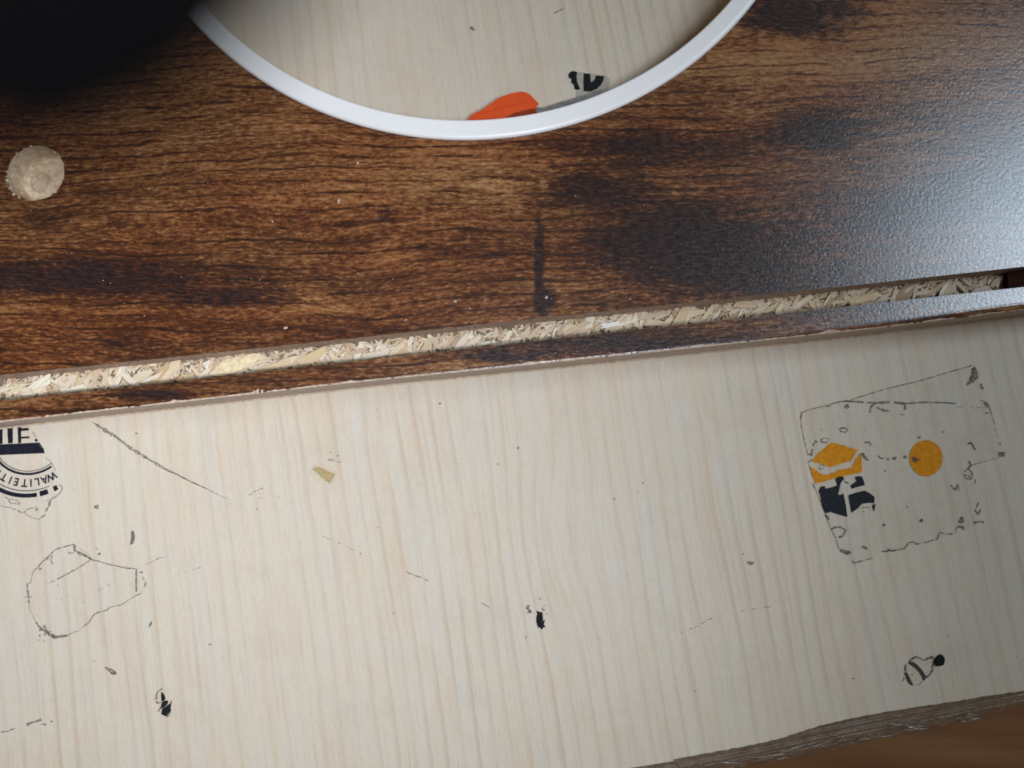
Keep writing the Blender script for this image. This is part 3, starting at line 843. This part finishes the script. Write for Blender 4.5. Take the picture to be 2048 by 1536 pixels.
for pl, wd in (([(660, 480), (720, 440), (800, 385), (880, 400), (930, 420), (980, 460), (1060, 450)], 3.4), ([(1060, 440), (1120, 405), (1190, 395), (1260, 470)], 4.4), ([(1220, 560), (1190, 610), (1200, 680), (1150, 780), (1060, 850)], 3.0), ([(600, 560), (570, 640), (590, 700), (560, 800)], 3.8), ([(560, 850), (540, 900), (510, 940)], 3.6), ([(980, 940), (900, 1010), (850, 1050)], 1.0), ([(720, 800), (760, 790)], 5)):
    rough_line(rng, zz(pl), wd, 0.00015, bm, 0.6, step=1.2)
bm_obj('dirt_line', bm, M['dirt_dark'], sc5)

# --- 6. black sticker scraps
zz = zc(1020, 1180, 0.06511)
sc6 = empty('black_scrap', P(1082, 1240), 'black torn sticker scrap with two small crumbs to its left, below the table centre', 'sticker scrap')
bm = bmesh.new()
slabs(bm, [zz([(800, 670), (850, 640), (880, 670), (950, 680), (1000, 690), (1005, 780), (1020, 880), (1010, 960), (985, 1000), (1050, 920), (1075, 925), (1050, 1020), (1050, 1080), (1085, 1110), (1070, 1150), (1020, 1160), (985, 1220), (940, 1190), (920, 1150), (870, 1140), (830, 1080), (810, 980), (805, 880), (815, 800), (840, 740)])], 0.00002, 0.00014)
bm_obj('paper', bm, M['black'], sc6)
bm = bmesh.new()
slabs(bm, [zz(p) for p in [[(480, 530), (500, 480), (540, 465), (560, 490), (585, 450), (605, 460), (590, 530), (600, 580), (630, 600), (655, 640), (670, 700), (620, 715), (570, 705), (530, 730), (520, 680), (560, 650), (555, 600), (500, 590)]]], 0.00002, 0.0001)
for x, y, r in ((1055, 490, 2.2), (990, 580, 2.6), (1030, 620, 2.4), (1135, 725, 1.8), (940, 265, 0.9), (860, 1160, 1.4)):
    blot(rng, bm, *zz([(x, y)])[0], r, r * .7, 0.0001, -0.7)
bm_obj('crumb', bm, M['dirt_dark'], sc6)

zz = zc(280, 1360, 0.05208)
sc7 = empty('black_scrap', P(326, 1405), 'pointed black sticker scrap with a loop of dirt, lower left of the table', 'sticker scrap')
bm = bmesh.new()
slabs(bm, [zz(p) for p in [[(810, 470), (850, 480), (920, 560), (960, 640), (945, 680), (990, 700), (940, 780), (820, 830), (805, 650)],
                           [(830, 880), (940, 800), (1060, 790), (1080, 830), (1060, 930), (940, 1040), (840, 1080), (770, 1120), (800, 1020)],
                           [(850, 1090), (960, 1045), (1080, 950), (1190, 880), (1190, 1000), (1170, 1100), (1200, 1150), (1150, 1240), (1080, 1320), (1010, 1400), (960, 1390), (810, 1310)]]], 0.00002, 0.00014)
bm_obj('paper', bm, M['black'], sc7)
bm = bmesh.new()
for pl, wd in (([(860, 340), (780, 390), (690, 450), (640, 520), (620, 620), (640, 720), (620, 820), (650, 880), (740, 880), (830, 850), (920, 800)], 3.0), ([(520, 750), (580, 700)], 2.0), ([(830, 1000), (750, 1130), (690, 1220)], 3.0), ([(1200, 790), (1215, 850), (1180, 900)], 3.0), ([(1180, 1220), (1130, 1300), (1090, 1390), (1020, 1400)], 3.0)):
    rough_line(rng, zz(pl), wd, 0.00012, bm, 0.5, step=1)
bm_obj('dirt_line', bm, M['dirt'], sc7)

# --- 7. black lettered scrap inside the round opening
zz = zc(900, 100, 0.19531)
sc8 = empty('black_scrap', P(1175, 165), 'black and clear sticker scrap with curved stripe, seen through the round cutout beside the ring', 'sticker scrap')
bm = bmesh.new()
slabs(bm, [zz(p) for p in [[(1210, 250), (1235, 220), (1270, 214), (1305, 228), (1296, 270), (1302, 320), (1320, 370), (1335, 395), (1310, 408), (1275, 400), (1270, 360), (1240, 330), (1245, 300), (1215, 280)],
                           [(1370, 238), (1435, 244), (1440, 290), (1442, 330), (1480, 305), (1495, 260), (1580, 268), (1572, 310), (1545, 360), (1500, 400), (1440, 425), (1370, 422), (1365, 330)]]], 0.0001, 0.00016)
bm_obj('printed_shape', bm, M['black'], sc8)
bm = bmesh.new()
slabs(bm, [zz([(1240, 215), (1600, 262), (1640, 300), (1620, 420), (1560, 520), (1290, 520), (1290, 420), (1255, 330)])], 0.00002, 0.00009)
bm_obj('film', bm, mat_film('grey_film', (0.42, 0.41, 0.38), 0.45), sc8)


# ================================================================== RED-HANDLED TOOL
def build_tool():
    zz = zc(900, 100, 0.19531)
    t = empty('craft_knife', P(1030, 235, 0), 'orange-red plastic handled tool with steel blade lying on the table inside the round cutout', 'tool')
    zt = 0.0060
    top = zz([(210, 700), (250, 672), (300, 652), (350, 626), (400, 592), (450, 555), (505, 515), (550, 496), (600, 480), (650, 464), (700, 453), (740, 451), (775, 458), (805, 476), (835, 508), (862, 537), (888, 558),
              (872, 568), (760, 592), (640, 622), (520, 690), (400, 720), (280, 730)])
    p3 = [P(x, y, zt) for x, y in top]
    bm = bmesh.new()
    cxm = sum(p.x for p in p3) / len(p3); cym = sum(p.y for p in p3) / len(p3)

    def ring(k, z):
        out = []
        n = len(p3)
        for i, p in enumerate(p3):
            a, b_ = p3[i - 1], p3[(i + 1) % n]
            dx, dy = b_.x - a.x, b_.y - a.y
            L = math.hypot(dx, dy) or 1
            out.append(bm.verts.new((p.x - dy / L * k * -1, p.y + dx / L * k * -1, z)))
        return out
    rs = [ring(0.0003, 0.0002), ring(0.0, 0.0008), ring(0.0, zt - 0.0009), ring(-0.00025, zt - 0.0003), ring(-0.0007, zt)]
    # loop runs clockwise seen from above in image y-down -> keep a consistent outward side
    for r0, r1_ in zip(rs[:-1], rs[1:]):
        n = len(r0)
        for i in range(n):
            bm.faces.new([r0[i], r0[(i + 1) % n], r1_[(i + 1) % n], r1_[i]])
    tri = geometry.tessellate_polygon([[Vector((v.co.x, v.co.y, 0)) for v in rs[-1]]])
    for tt in tri: bm.faces.new([rs[-1][i] for i in tt])
    bmesh.ops.recalc_face_normals(bm, faces=bm.faces)
    m = flat('red_plastic', (0.70, 0.085, 0.018), 0.33, 0.06)
    bm_obj('handle', bm, m, t)
    bm = bmesh.new()
    bl = zz([(880, 585), (960, 588), (1100, 540), (1240, 500), (1310, 478), (1470, 428), (1560, 400), (1560, 520), (1300, 640), (900, 700)])
    slabs(bm, [bl], 0.0010, 0.0016)
    b = NB('worn_steel')
    X, Y, Z = b.xy()
    b.set(color=(0.36, 0.35, 0.33), metal=0.8, rough=b.mr(b.noise(b.comb(X, Y), 0.1, 4, 0.7), 0.3, 0.7, 0.35, 0.6))
    bm_obj('blade', bm, b.m, t)
    # moulded ridge along the handle
    bm = bmesh.new()
    rough_line(random.Random(2), zz([(300, 655), (480, 600), (640, 560), (800, 530)]), 1.6, zt + 0.0002, bm, 0.0)
    bm_obj('mould_line', bm, flat('red_plastic_line', (0.60, 0.065, 0.014), 0.4, 0.06), t)


build_tool()

# ================================================================== BROWN BOARD
board = empty('brown_board', (0, 0, 0), 'dark smoky brown wood-print chipboard panel with round cutout, drilled hole and long routed groove', 'wooden board')
ZR = T + 0.0013
fit = [P(*q, ZR) for q in ((410, 66), (500, 150), (600, 203), (700, 239), (820, 264), (935, 274), (1060, 269), (1200, 232), (1320, 171), (1399, 116), (1460, 56), (1506, 0))]
# least squares circle
import numpy as np
Am = np.array([[p.x, p.y, 1] for p in fit]); bv = np.array([p.x ** 2 + p.y ** 2 for p in fit])
s_ = np.linalg.lstsq(Am, bv, rcond=None)[0]
RCX, RCY = s_[0] / 2, s_[1] / 2
RO = math.sqrt(s_[2] + RCX ** 2 + RCY ** 2)
RI = RO - 39.5 * (H - ZR) / FPX
RHOLE = (RO + RI) / 2 - 0.001
print('RING', RCX, RCY, RO, RI)

PITC = P(71, 346, T)
PITR = 60 * (H - T) / FPX
rngp = random.Random(3)
pit_loop = []
for k in range(72):
    t = 2 * math.pi * k / 72
    lower = max(0, -math.sin(t))
    q = 1 + (0.012 + 0.03 * lower * (math.cos(t) < 0.4)) * (mnoise.noise(Vector((math.cos(t) * 4, math.sin(t) * 4, 0))) * 2 + mnoise.noise(Vector((math.cos(t) * 11, math.sin(t) * 11, 0)))) 
    pit_loop.append((PITC.x + PITR * q * math.cos(t), PITC.y + PITR * q * math.sin(t)))

gN = [(-500, 802.5), (0, 750), (300, 719), (700, 677), (1024, 642), (1400, 603), (1750, 566), (2048, 533), (2500, 484)]     # north lip of the groove
gS = [(-500, 857), (0, 802), (350, 763.5), (700, 723.5), (1024, 687.5), (1400, 645.5), (1750, 607), (2048, 574), (2500, 524)]  # south lip
fE = [(-500, 901), (0, 843), (350, 804), (700, 764.5), (1024, 732), (1400, 693), (1750, 656), (2048, 619), (2500, 563)]       # front edge


def loop_fill(bm, outer, holes, z):
    vs_all = []
    es = []
    for lp in [outer] + holes:
        vs = [bm.verts.new((x, y, z)) for x, y in lp]
        es += [bm.edges.new((vs[i], vs[(i + 1) % len(vs)])) for i in range(len(vs))]
        vs_all.append(vs)
    res = bmesh.ops.triangle_fill(bm, use_beauty=True, use_dissolve=False, edges=es)
    for f in res['geom']:
        if isinstance(f, bmesh.types.BMFace):
            f.normal_update()
            if f.normal.z < 0: f.normal_flip()
    return vs_all


NW, NE = (-0.36, 0.33), (0.36, 0.33)
north = [(P(x, y, T).x, P(x, y, T).y) for x, y in gN]
outerN = north + [NE, NW]
hole_loop = [(RCX + RHOLE * math.cos(2 * math.pi * k / 160), RCY + RHOLE * math.sin(2 * math.pi * k / 160)) for k in range(160)]
bm = bmesh.new()
vsN = loop_fill(bm, outerN, [hole_loop, pit_loop], T)
# foil thickness: short skirt down
for vs in vsN:
    lows = [bm.verts.new((v.co.x, v.co.y, T - 0.00025)) for v in vs]
    n = len(vs)
    for i in range(n):
        bm.faces.new([vs[i], vs[(i + 1) % n], lows[(i + 1) % n], lows[i]])
bm_obj('laminate_sheet', bm, M['board'], board)

GD = 0.0055   # groove depth
# core of the north slab: side walls
def wall(name, pts, z0, z1, mat, closed=False, parent=board, flare=0.0):
    vs, fs = [], []
    n = len(pts)
    for x, y in pts:
        vs.append((x, y, z1)); vs.append((x, y - flare, z0))
    for i in range(n if closed else n - 1):
        j = (i + 1) % n
        fs.append((2 * i, 2 * j, 2 * j + 1, 2 * i + 1))
    return mesh(name, vs, fs, mat, parent)


wall('groove_wall', north, T - GD, T - 0.00025, M['groove_wall'], flare=0.0002)
wall('cutout_wall', hole_loop, 0.0002, T - 0.00025, flat('cutout_core', (0.55, 0.34, 0.13), 0.9, 0.2), closed=True)
# underside closes the board
bm = bmesh.new()
south = [(P(x, y, T).x, P(x, y, T).y) for x, y in fE]
loop_fill(bm, south + [NE, NW], [hole_loop], 0.00025)
bm_obj('underside', bm, M['core'], board)

# drilled blind hole: stepped wall, floor and a deeper centre mark
bm = bmesh.new()
nn = len(pit_loop)
prof = [(1.0, T - 0.0003), (0.985, T - 0.002), (0.97, T - 0.0066), (0.93, T - 0.0074), (0.8, T - 0.0075), (0.5, T - 0.0075), (0.25, T - 0.0075), (0.0, T - 0.0075)]
rings = []
cpx, cpy = PITC.x - 0.0022, PITC.y - 0.0008
for r_, z_ in prof[:-1]:
    rr = []
    for x, y in pit_loop:
        px_, py_ = PITC.x + (x - PITC.x) * r_, PITC.y + (y - PITC.y) * r_
        d = math.hypot(px_ - (PITC.x - 0.0016), py_ - (PITC.y + 0.0002))
        zz_ = z_
        if r_ < 0.95: zz_ += mnoise.noise(Vector((px_ * 900, py_ * 900, 0))) * 0.00005
        rr.append(bm.verts.new((px_, py_, zz_)))
    rings.append(rr)
for a, b_ in zip(rings[:-1], rings[1:]):
    for i in range(nn):
        bm.faces.new([a[i], a[(i + 1) % nn], b_[(i + 1) % nn], b_[i]])
# floor disc with fine grid for the torn centre
bm.faces.new(rings[-1])
bmesh.ops.recalc_face_normals(bm, faces=bm.faces)
bmesh.ops.reverse_faces(bm, faces=bm.faces) if sum(f.normal.z * f.calc_area() for f in bm.faces) < 0 else None
bm_obj('drilled_hole', bm, M['core_pit'], board, smooth=False)
bm = bmesh.new()
dc = (PITC.x - 22 * PXM, PITC.y + 2 * PXM)
pr = [(1.15, 0.00004), (1.0, 0.00035), (0.75, 0.0001), (0.5, 0.00006), (0.2, 0.00005)]
last = None
for r_, dz in pr:
    cur = []
    for k in range(26):
        t = 2 * math.pi * k / 26
        q = 1 + 0.14 * mnoise.noise(Vector((math.cos(t) * 3, math.sin(t) * 3, 5)))
        cur.append(bm.verts.new((dc[0] + 17 * PXM * q * r_ * math.cos(t), dc[1] + 18 * PXM * q * r_ * math.sin(t), T - 0.0073 + dz)))
    if last:
        for i in range(26): bm.faces.new([last[i], last[(i + 1) % 26], cur[(i + 1) % 26], cur[i]])
    last = cur
bm.faces.new(last)
bmesh.ops.recalc_face_normals(bm, faces=bm.faces)
bm_obj('drill_point_mark', bm, mat_core('pit_core_brown', 1.1), board)
# chipped rim of the drilled hole
bm = bmesh.new()
rg = random.Random(9)
for k in range(46):
    t = rg.random() * 2 * math.pi
    if math.sin(t) > 0.2 and rg.random() < 0.7: continue
    r_ = PITR * (1 + rg.uniform(-0.02, 0.03))
    cx_, cy_ = PITC.x + r_ * math.cos(t), PITC.y + r_ * math.sin(t)
    s = rg.uniform(1.0, 6.0) * rg.random() ** 2 * PXM + 0.5 * PXM
    slab_xy(bm, [(cx_ + s * rg.uniform(.4, 1.2) * math.cos(t + 1.57 + a), cy_ + s * rg.uniform(.3, 1) * math.sin(t + 1.57 + a)) for a in (0, 1.2, 2.4, 3.4, 4.6, 5.5)], T - 0.0004, T + rg.uniform(0.00004, 0.0002))
tag(bm_obj('rim_chips', bm, M['chip'], board), kind='stuff')


# ---- groove floor
def gpt(u, v, z):
    """u pixel x along the groove, v 0..1 from south lip to north lip, at floor height"""
    def yy(pl):
        for (x0, y0), (x1, y1) in zip(pl[:-1], pl[1:]):
            if u <= x1: return y0 + (y1 - y0) * (u - x0) / (x1 - x0)
        return pl[-1][1]
    A = P(u, yy(gS), T); B = P(u, yy(gN), T)
    p = A.lerp(B, v)
    return Vector((p.x, p.y, z))


vs, fs = [], []
NG = 500
for i in range(NG + 1):
    u = -500 + 3000 * i / NG
    for j in range(7):
        p = gpt(u, j / 6 * 1.10 - 0.06, T - GD)
        p.z += mnoise.noise(Vector((p.x * 700, p.y * 700, 0))) * 0.00025
        vs.append(p)
for i in range(NG):
    for j in range(6):
        a = i * 7 + j
        fs.append((a, a + 7, a + 8, a + 1))
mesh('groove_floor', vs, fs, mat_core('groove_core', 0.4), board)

# ---- wood chips lying bare in the groove
rg = random.Random(21)
chip_meshes = []
for k in range(16):
    W = rg.uniform(0.13, 0.36)
    c1, c2 = rg.uniform(-.12, .12), rg.uniform(-.12, .12)       # splintered slanted ends, nearly straight sides
    pts = [(-0.5 + c1, -W / 2 * rg.uniform(.6, 1)), (-0.15, -W / 2 * rg.uniform(.85, 1.1)), (0.2, -W / 2 * rg.uniform(.85, 1.1)), (0.5 + c2, -W / 2 * rg.uniform(.3, 1)),
           (0.47 - c2, W / 2 * rg.uniform(.2, .5)), (0.5 - c2, W / 2 * rg.uniform(.6, 1)), (0.1, W / 2 * rg.uniform(.85, 1.1)), (-0.25, W / 2 * rg.uniform(.8, 1.1)), (-0.5 - c1, W / 2 * rg.uniform(.4, 1)), (-0.46, 0.0)]
    bm = bmesh.new()
    slab_xy(bm, pts, -0.5, 0.5)
    for v in bm.verts:
        v.co.z += math.sin(v.co.x * 3) * 0.6 * rg.uniform(-.4, .6)
    me = bpy.data.meshes.new('wood_chip')
    bm.normal_update()
    bm.to_mesh(me); bm.free()
    me.materials.append(M['chip'])
    chip_meshes.append(me)


def place(o_or_none, u, v, L, rz, z, th, me):
    p = gpt(u, v, T - GD + z)
    o = bpy.data.objects.new('wood_chip', me)
    COL.objects.link(o)
    o.parent = board
    o.location = p
    o.rotation_euler = (rg.uniform(-.3, .3), rg.uniform(-.14, .14), rz)
    o.scale = (L * PXM, L * PXM, th)
    return o


cnt = 0
bmS = bmesh.new()
for k in range(2300):
    u = rg.uniform(-60, 2024)
    v = rg.uniform(-0.02, 0.98)
    L = rg.uniform(8, 27)
    rz = rg.gauss(0.6, 0.9)
    me = rg.choice(chip_meshes)
    p = gpt(u, v, T - GD + rg.uniform(0.0001, 0.0005))
    m4 = Matrix.Translation(p) @ Matrix.Rotation(rz, 4, 'Z') @ Matrix.Rotation(rg.uniform(-.8, .8), 4, 'X') @ Matrix.Diagonal((L * PXM, L * PXM, 0.00014, 1))
    tmp = me.copy(); tmp.transform(m4); bmS.from_mesh(tmp); bpy.data.meshes.remove(tmp)
tag(bm_obj('small_wood_chips', bmS, M['chip'], board), kind='stuff')
for k in range(150):
    u = -20 + 2040 * (k + rg.random()) / 150
    L = rg.choice([26, 34, 42, 58]) * rg.uniform(0.8, 1.15)
    rz = rg.choice([0.1, 0.4, 0.7, 1.1, 2.4, 0.2]) + rg.uniform(-.3, .3)
    half = 0.5 * L * abs(math.sin(rz)) / 46
    v = rg.uniform(min(0.5, 0.02 + half), max(0.5, 0.92 - half))
    place(None, u, v, L, rz, rg.uniform(0.00045, 0.0008), 0.00016, rg.choice(chip_meshes))
gold = flat('golden_chip', (0.72, 0.58, 0.35), 0.7, 0.2)
bm = bmesh.new()
slabs(bm, [zc(300, 660, 0.14648)([(835, 622), (870, 560), (905, 500), (960, 450), (1010, 425), (1060, 395), (1200, 372), (1300, 345), (1400, 318), (1470, 322), (1512, 318), (1508, 360), (1490, 405), (1440, 430), (1380, 455), (1320, 495), (1250, 545), (1190, 560), (1130, 602), (1060, 600), (1000, 628), (900, 632)])], T - GD + 0.0006, T - GD + 0.0011)
o = bm_obj('wood_chip', bm, gold, board, origin=P(470, 727, T - GD))
o['label'] = 'broad golden chip'
white = place(None, 1222, 0.5, 40, 0.15, 0.0009, 0.0003, chip_meshes[1]); white['label'] = 'broad whitish chip'
white.data = chip_meshes[1].copy(); white.data.materials.clear(); white.data.materials.append(flat('white_chip', (0.78, 0.78, 0.70), 0.7, 0.08))

# dark end piece in the groove by the right border
bm = bmesh.new()
q = [gpt(2034, -0.1, 0), gpt(2500, -0.1, 0), gpt(2500, 1.0, 0), gpt(2031, 1.0, 0), gpt(2032, .6, 0)]
slab_xy(bm, [(p.x, p.y) for p in q], T - GD, T - GD + 0.0022)
bm_obj('dark_groove_end', bm, flat('dark_foil', (0.035, 0.011, 0.007), 0.9, 0.3, spec=0.1), board)


# ---- front strip south of the groove, with rounded front
def front_strip():
    vs, fs = [], []
    NU = 420
    prof_n = 9

    def yy(pl, u):
        for (x0, y0), (x1, y1) in zip(pl[:-1], pl[1:]):
            if u <= x1: return y0 + (y1 - y0) * (u - x0) / (x1 - x0)
        return pl[-1][1]
    for i in range(NU + 1):
        u = -500 + 3000 * i / NU
        A = P(u, yy(gS, u), T); B = P(u, yy(fE, u), T)
        rr = 0.0004 + 0.0016 * max(0, min(1, (u - 1300) / 700))     # the edge gets rounder to the right
        row = [Vector((A.x, A.y, T - GD)), Vector((A.x, A.y, T)), A.lerp(B, 0.45)]
        d = Vector((B.x - A.x, B.y - A.y, 0)); d.normalize()
        for k in range(6):
            t = math.pi / 2 * k / 5
            row.append(Vector((B.x, B.y, T)) + d * (-rr + rr * math.sin(t)) + Vector((0, 0, -rr * 0.6 * (1 - math.cos(t)))))
        vs += row
    m = 9
    for i in range(NU):
        for j in range(m - 1):
            a = i * m + j
            fs.append((a, a + 1, a + m + 1, a + m))
    o = mesh('front_strip', vs, fs, M['board'], board, smooth=False)
    bm = bmesh.new(); bm.from_mesh(o.data)
    for f in bm.faces:
        f.smooth = False
    bmesh.ops.recalc_face_normals(bm, faces=bm.faces)
    if sum(f.normal.z * f.calc_area() for f in bm.faces) < 0: bmesh.ops.reverse_faces(bm, faces=bm.faces)
    bm.to_mesh(o.data); bm.free()
    # raw front edge
    vs, fs = [], []
    for i in range(NU + 1):
        u = -500 + 3000 * i / NU
        B = P(u, yy(fE, u), T)
        rr = 0.0004 + 0.0016 * max(0, min(1, (u - 1300) / 700))
        z1 = T - rr * 0.6 - 0.00002
        for k, zk in enumerate((z1, z1 - 0.0006, T * 0.62, T * 0.3, 0.0003)):
            off = 0.0 if k == 0 else -0.00006
            vs.append((B.x, B.y + (0.0, -0.0001, 0.00015, 0.0003, 0.00045)[k], zk))
    for i in range(NU):
        for j in range(4):
            a = i * 5 + j
            fs.append((a, a + 1, a + 6, a + 5))
    mesh('raw_front_edge', vs, fs, M['edge'], board)
    # chipped foil: pale fibres along the edge
    rg = random.Random(5)
    bm = bmesh.new()
    pl = [(u, yy(fE, u) + 0.2) for u in range(-40, 2090, 12)]
    for (u0, y0), (u1, y1) in zip(pl[:-1], pl[1:]):
        pass
    rr_at = lambda u: 0.0004 + 0.0016 * max(0, min(1, (u - 1300) / 700))
    N = 1500
    prev = None
    for i in range(N + 1):
        u = -40 + 2130 * i / N
        n1 = mnoise.noise(Vector((u * 0.02, 3, 0))) ; n2 = mnoise.noise(Vector((u * 0.11, 9, 0))); n3 = mnoise.noise(Vector((u * 0.45, 1, 0)))
        wd = max(0.15, 1.3 + 1.5 * n1 + 1.6 * n2 + 1.0 * n3)
        for cxq, s, kx in ((348, 3.5, 7), (517, 6.5, 10), (1660, 6, 12), (1395, 4, 9), (700, 3, 8), (1060, 4, 12)):
            wd += s * math.exp(-((u - cxq) / kx) ** 2) * (1 + n3)
        y = yy(fE, u)
        zt_ = T - rr_at(u) * 0.12 + 0.00005
        p0 = P(u, y - wd, zt_); p1 = P(u, y + 0.9, T - rr_at(u) * 0.6)
        p1.y -= 0.00012
        pm = p0.lerp(p1, 0.6); pm.z = zt_ + 0.00002
        cur = [bm.verts.new(p0), bm.verts.new(pm), bm.verts.new(p1)]
        if prev and n1 + 0.8 * n2 > -0.42:
            bm.faces.new([prev[0], prev[1], cur[1], cur[0]]); bm.faces.new([prev[1], prev[2], cur[2], cur[1]])
        prev = cur
    bmesh.ops.recalc_face_normals(bm, faces=bm.faces)
    if sum(f.normal.z * f.calc_area() for f in bm.faces) < 0: bmesh.ops.reverse_faces(bm, faces=bm.faces)
    tag(bm_obj('chipped_edge', bm, flat('pale_fibre', (0.56, 0.43, 0.33), 0.8, 0.25, bumps=0.4), board), kind='stuff')


front_strip()

# crumbs of dust on the board
bm = bmesh.new()
rg = random.Random(31)
spots = [(678, 403, 1.4, 5.5), (716, 327, 2.2, 2.2), (572, 656, 4.0, 2.4), (911, 603, 3.2, 2.6), (1093, 595, 2.6, 3.0), (940, 617, 2, 1.4), (545, 443, 1.6, 1.6), (1260, 598, 1.5, 1.2), (812, 640, 2, 1), (520, 560, 1.2, .9)]
spots += [(rg.uniform(0, 1500), rg.uniform(300, 660), rg.uniform(.5, 1.1), rg.uniform(.5, 1.0)) for _ in range(60)]
for x, y, a, b_ in spots:
    if y > 735 - 0.105 * x: continue
    p = P(x, y, T)
    t0 = rg.uniform(-.3, .3)
    pts = []
    for k in range(7):
        t = 2 * math.pi * k / 7
        q = rg.uniform(.7, 1.2)
        pts.append((p.x + a * q * PXM * math.cos(t) + b_ * PXM * 0.25 * math.sin(t), p.y + b_ * q * PXM * math.sin(t)))
    slab_xy(bm, pts, T + 0.00002, T + 0.00016)
tag(bm_obj('dust_crumbs', bm, flat('pale_crumb', (0.55, 0.45, 0.36), 0.8, 0.2), None), 'pale sawdust crumbs scattered on the brown board', 'sawdust', None, 'stuff')


# ================================================================== WHITE RING
def build_ring():
    b = NB('white_plastic')
    X, Y, Z = b.xy()
    n = b.noise(b.comb(X, Y, Z), 0.02, 4, 0.6)
    c = b.mix(b.mr(n, 0.4, 0.75, 0, 0.5), (0.90, 0.89, 0.87), (0.86, 0.85, 0.84))
    b.set(color=c, rough=0.34, spec=0.5, normal=b.bump(n, 0.1, 0.0003))
    bm = bmesh.new()
    prof = [(RO - 0.0001, T + 0.00005), (RO + 0.0001, T + 0.0004), (RO, T + 0.0009), (RO - 0.0004, T + 0.00125), (RO - 0.0010, T + 0.0014), (RI + 0.0010, T + 0.00150), (RI + 0.0006, T + 0.00158),
            (RI + 0.0003, T + 0.0016), (RI + 0.00008, T + 0.0015), (RI, T + 0.0014), (RI, T - 0.004), (RI + 0.0006, T - 0.004), (RHOLE - 0.0002, T - 0.003), (RHOLE - 0.0002, T + 0.00005)]
    NS = 300
    rows = []
    for i in range(NS):
        t = 2 * math.pi * i / NS
        rows.append([bm.verts.new((RCX + r_ * math.cos(t), RCY + r_ * math.sin(t), z_)) for r_, z_ in prof])
    m = len(prof)
    for i in range(NS):
        for j in range(m):
            bm.faces.new([rows[i][j], rows[(i + 1) % NS][j], rows[(i + 1) % NS][(j + 1) % m], rows[i][(j + 1) % m]])
    bmesh.ops.recalc_face_normals(bm, faces=bm.faces)
    t = empty('white_ring', (RCX, RCY, T), 'glossy white plastic ring lining the round cutout of the brown board', 'ring')
    bm_obj('ring_flange', bm, b.m, t, smooth=True)
    bm = bmesh.new()
    rg = random.Random(1)
    for x, y, r_ in ((1212, 188, 2.0), (1251, 173, 1.4), (1255, 176, 1)):
        blot(rg, bm, x, y, r_ * .7, r_, T + 0.00152, 0.5)
    bm_obj('grey_fleck', bm, M['dirt_pale'], t)


build_ring()


# ================================================================== BLACK THING BY THE LENS
def build_dark():
    b = NB('black_matte')
    X, Y, Z = b.xy(1000.0)
    n = b.noise(b.comb(X, Y, Z), 0.8, 4, 0.6)
    b.set(color=b.mix(n, (0.0012, 0.0012, 0.0014), (0.003, 0.003, 0.003)), rough=0.95, spec=0.0)
    # unidentified dark object, shape made up: lofted cross sections along a bent path
    D = 0.0098

    def at(px, py, d):
        x, y = (px - 1024) / FPX, -(py - 768) / FPX
        return Vector((0, 0, H)) + Vector((x, y * CT + ST, y * ST - CT)) * d
    q = D / 0.021
    path = [(at(405, 172, D), 0.00064 * q), (at(392, 158, D), 0.00235 * q), (at(355, 117, D), 0.00385 * q), (at(295, 47, D), 0.00471 * q), (at(190, -73, D), 0.00535 * q), (at(0, -288, D * .98), 0.00599 * q), (at(-300, -638, D * .95), 0.00642 * q), (at(-820, -1228, D * .92), 0.00663 * q)]
    bm = bmesh.new()
    rows = []
    NS = 28
    for i, (c, r_) in enumerate(path):
        a = path[max(0, i - 1)][0]; d = path[min(len(path) - 1, i + 1)][0]
        tan = (d - a).normalized()
        side = tan.cross(Vector((0, 0, 1))).normalized()
        up = side.cross(tan).normalized()
        rows.append([bm.verts.new(c + side * (r_ * 1.25 * math.cos(2 * math.pi * k / NS)) + up * (r_ * 0.55 * math.sin(2 * math.pi * k / NS))) for k in range(NS)])
    for a, d in zip(rows[:-1], rows[1:]):
        for k in range(NS): bm.faces.new([a[k], a[(k + 1) % NS], d[(k + 1) % NS], d[k]])
    bm.faces.new(rows[0]); bm.faces.new(rows[-1])
    bmesh.ops.recalc_face_normals(bm, faces=bm.faces)
    o = bm_obj('black_object', bm, b.m, None, origin=path[3][0], smooth=True)
    tag(o, 'black out-of-focus unidentified object close to the lens over the top left corner', 'strap')  # object is unidentified, 'strap' is only a guess; shape made up


build_dark()
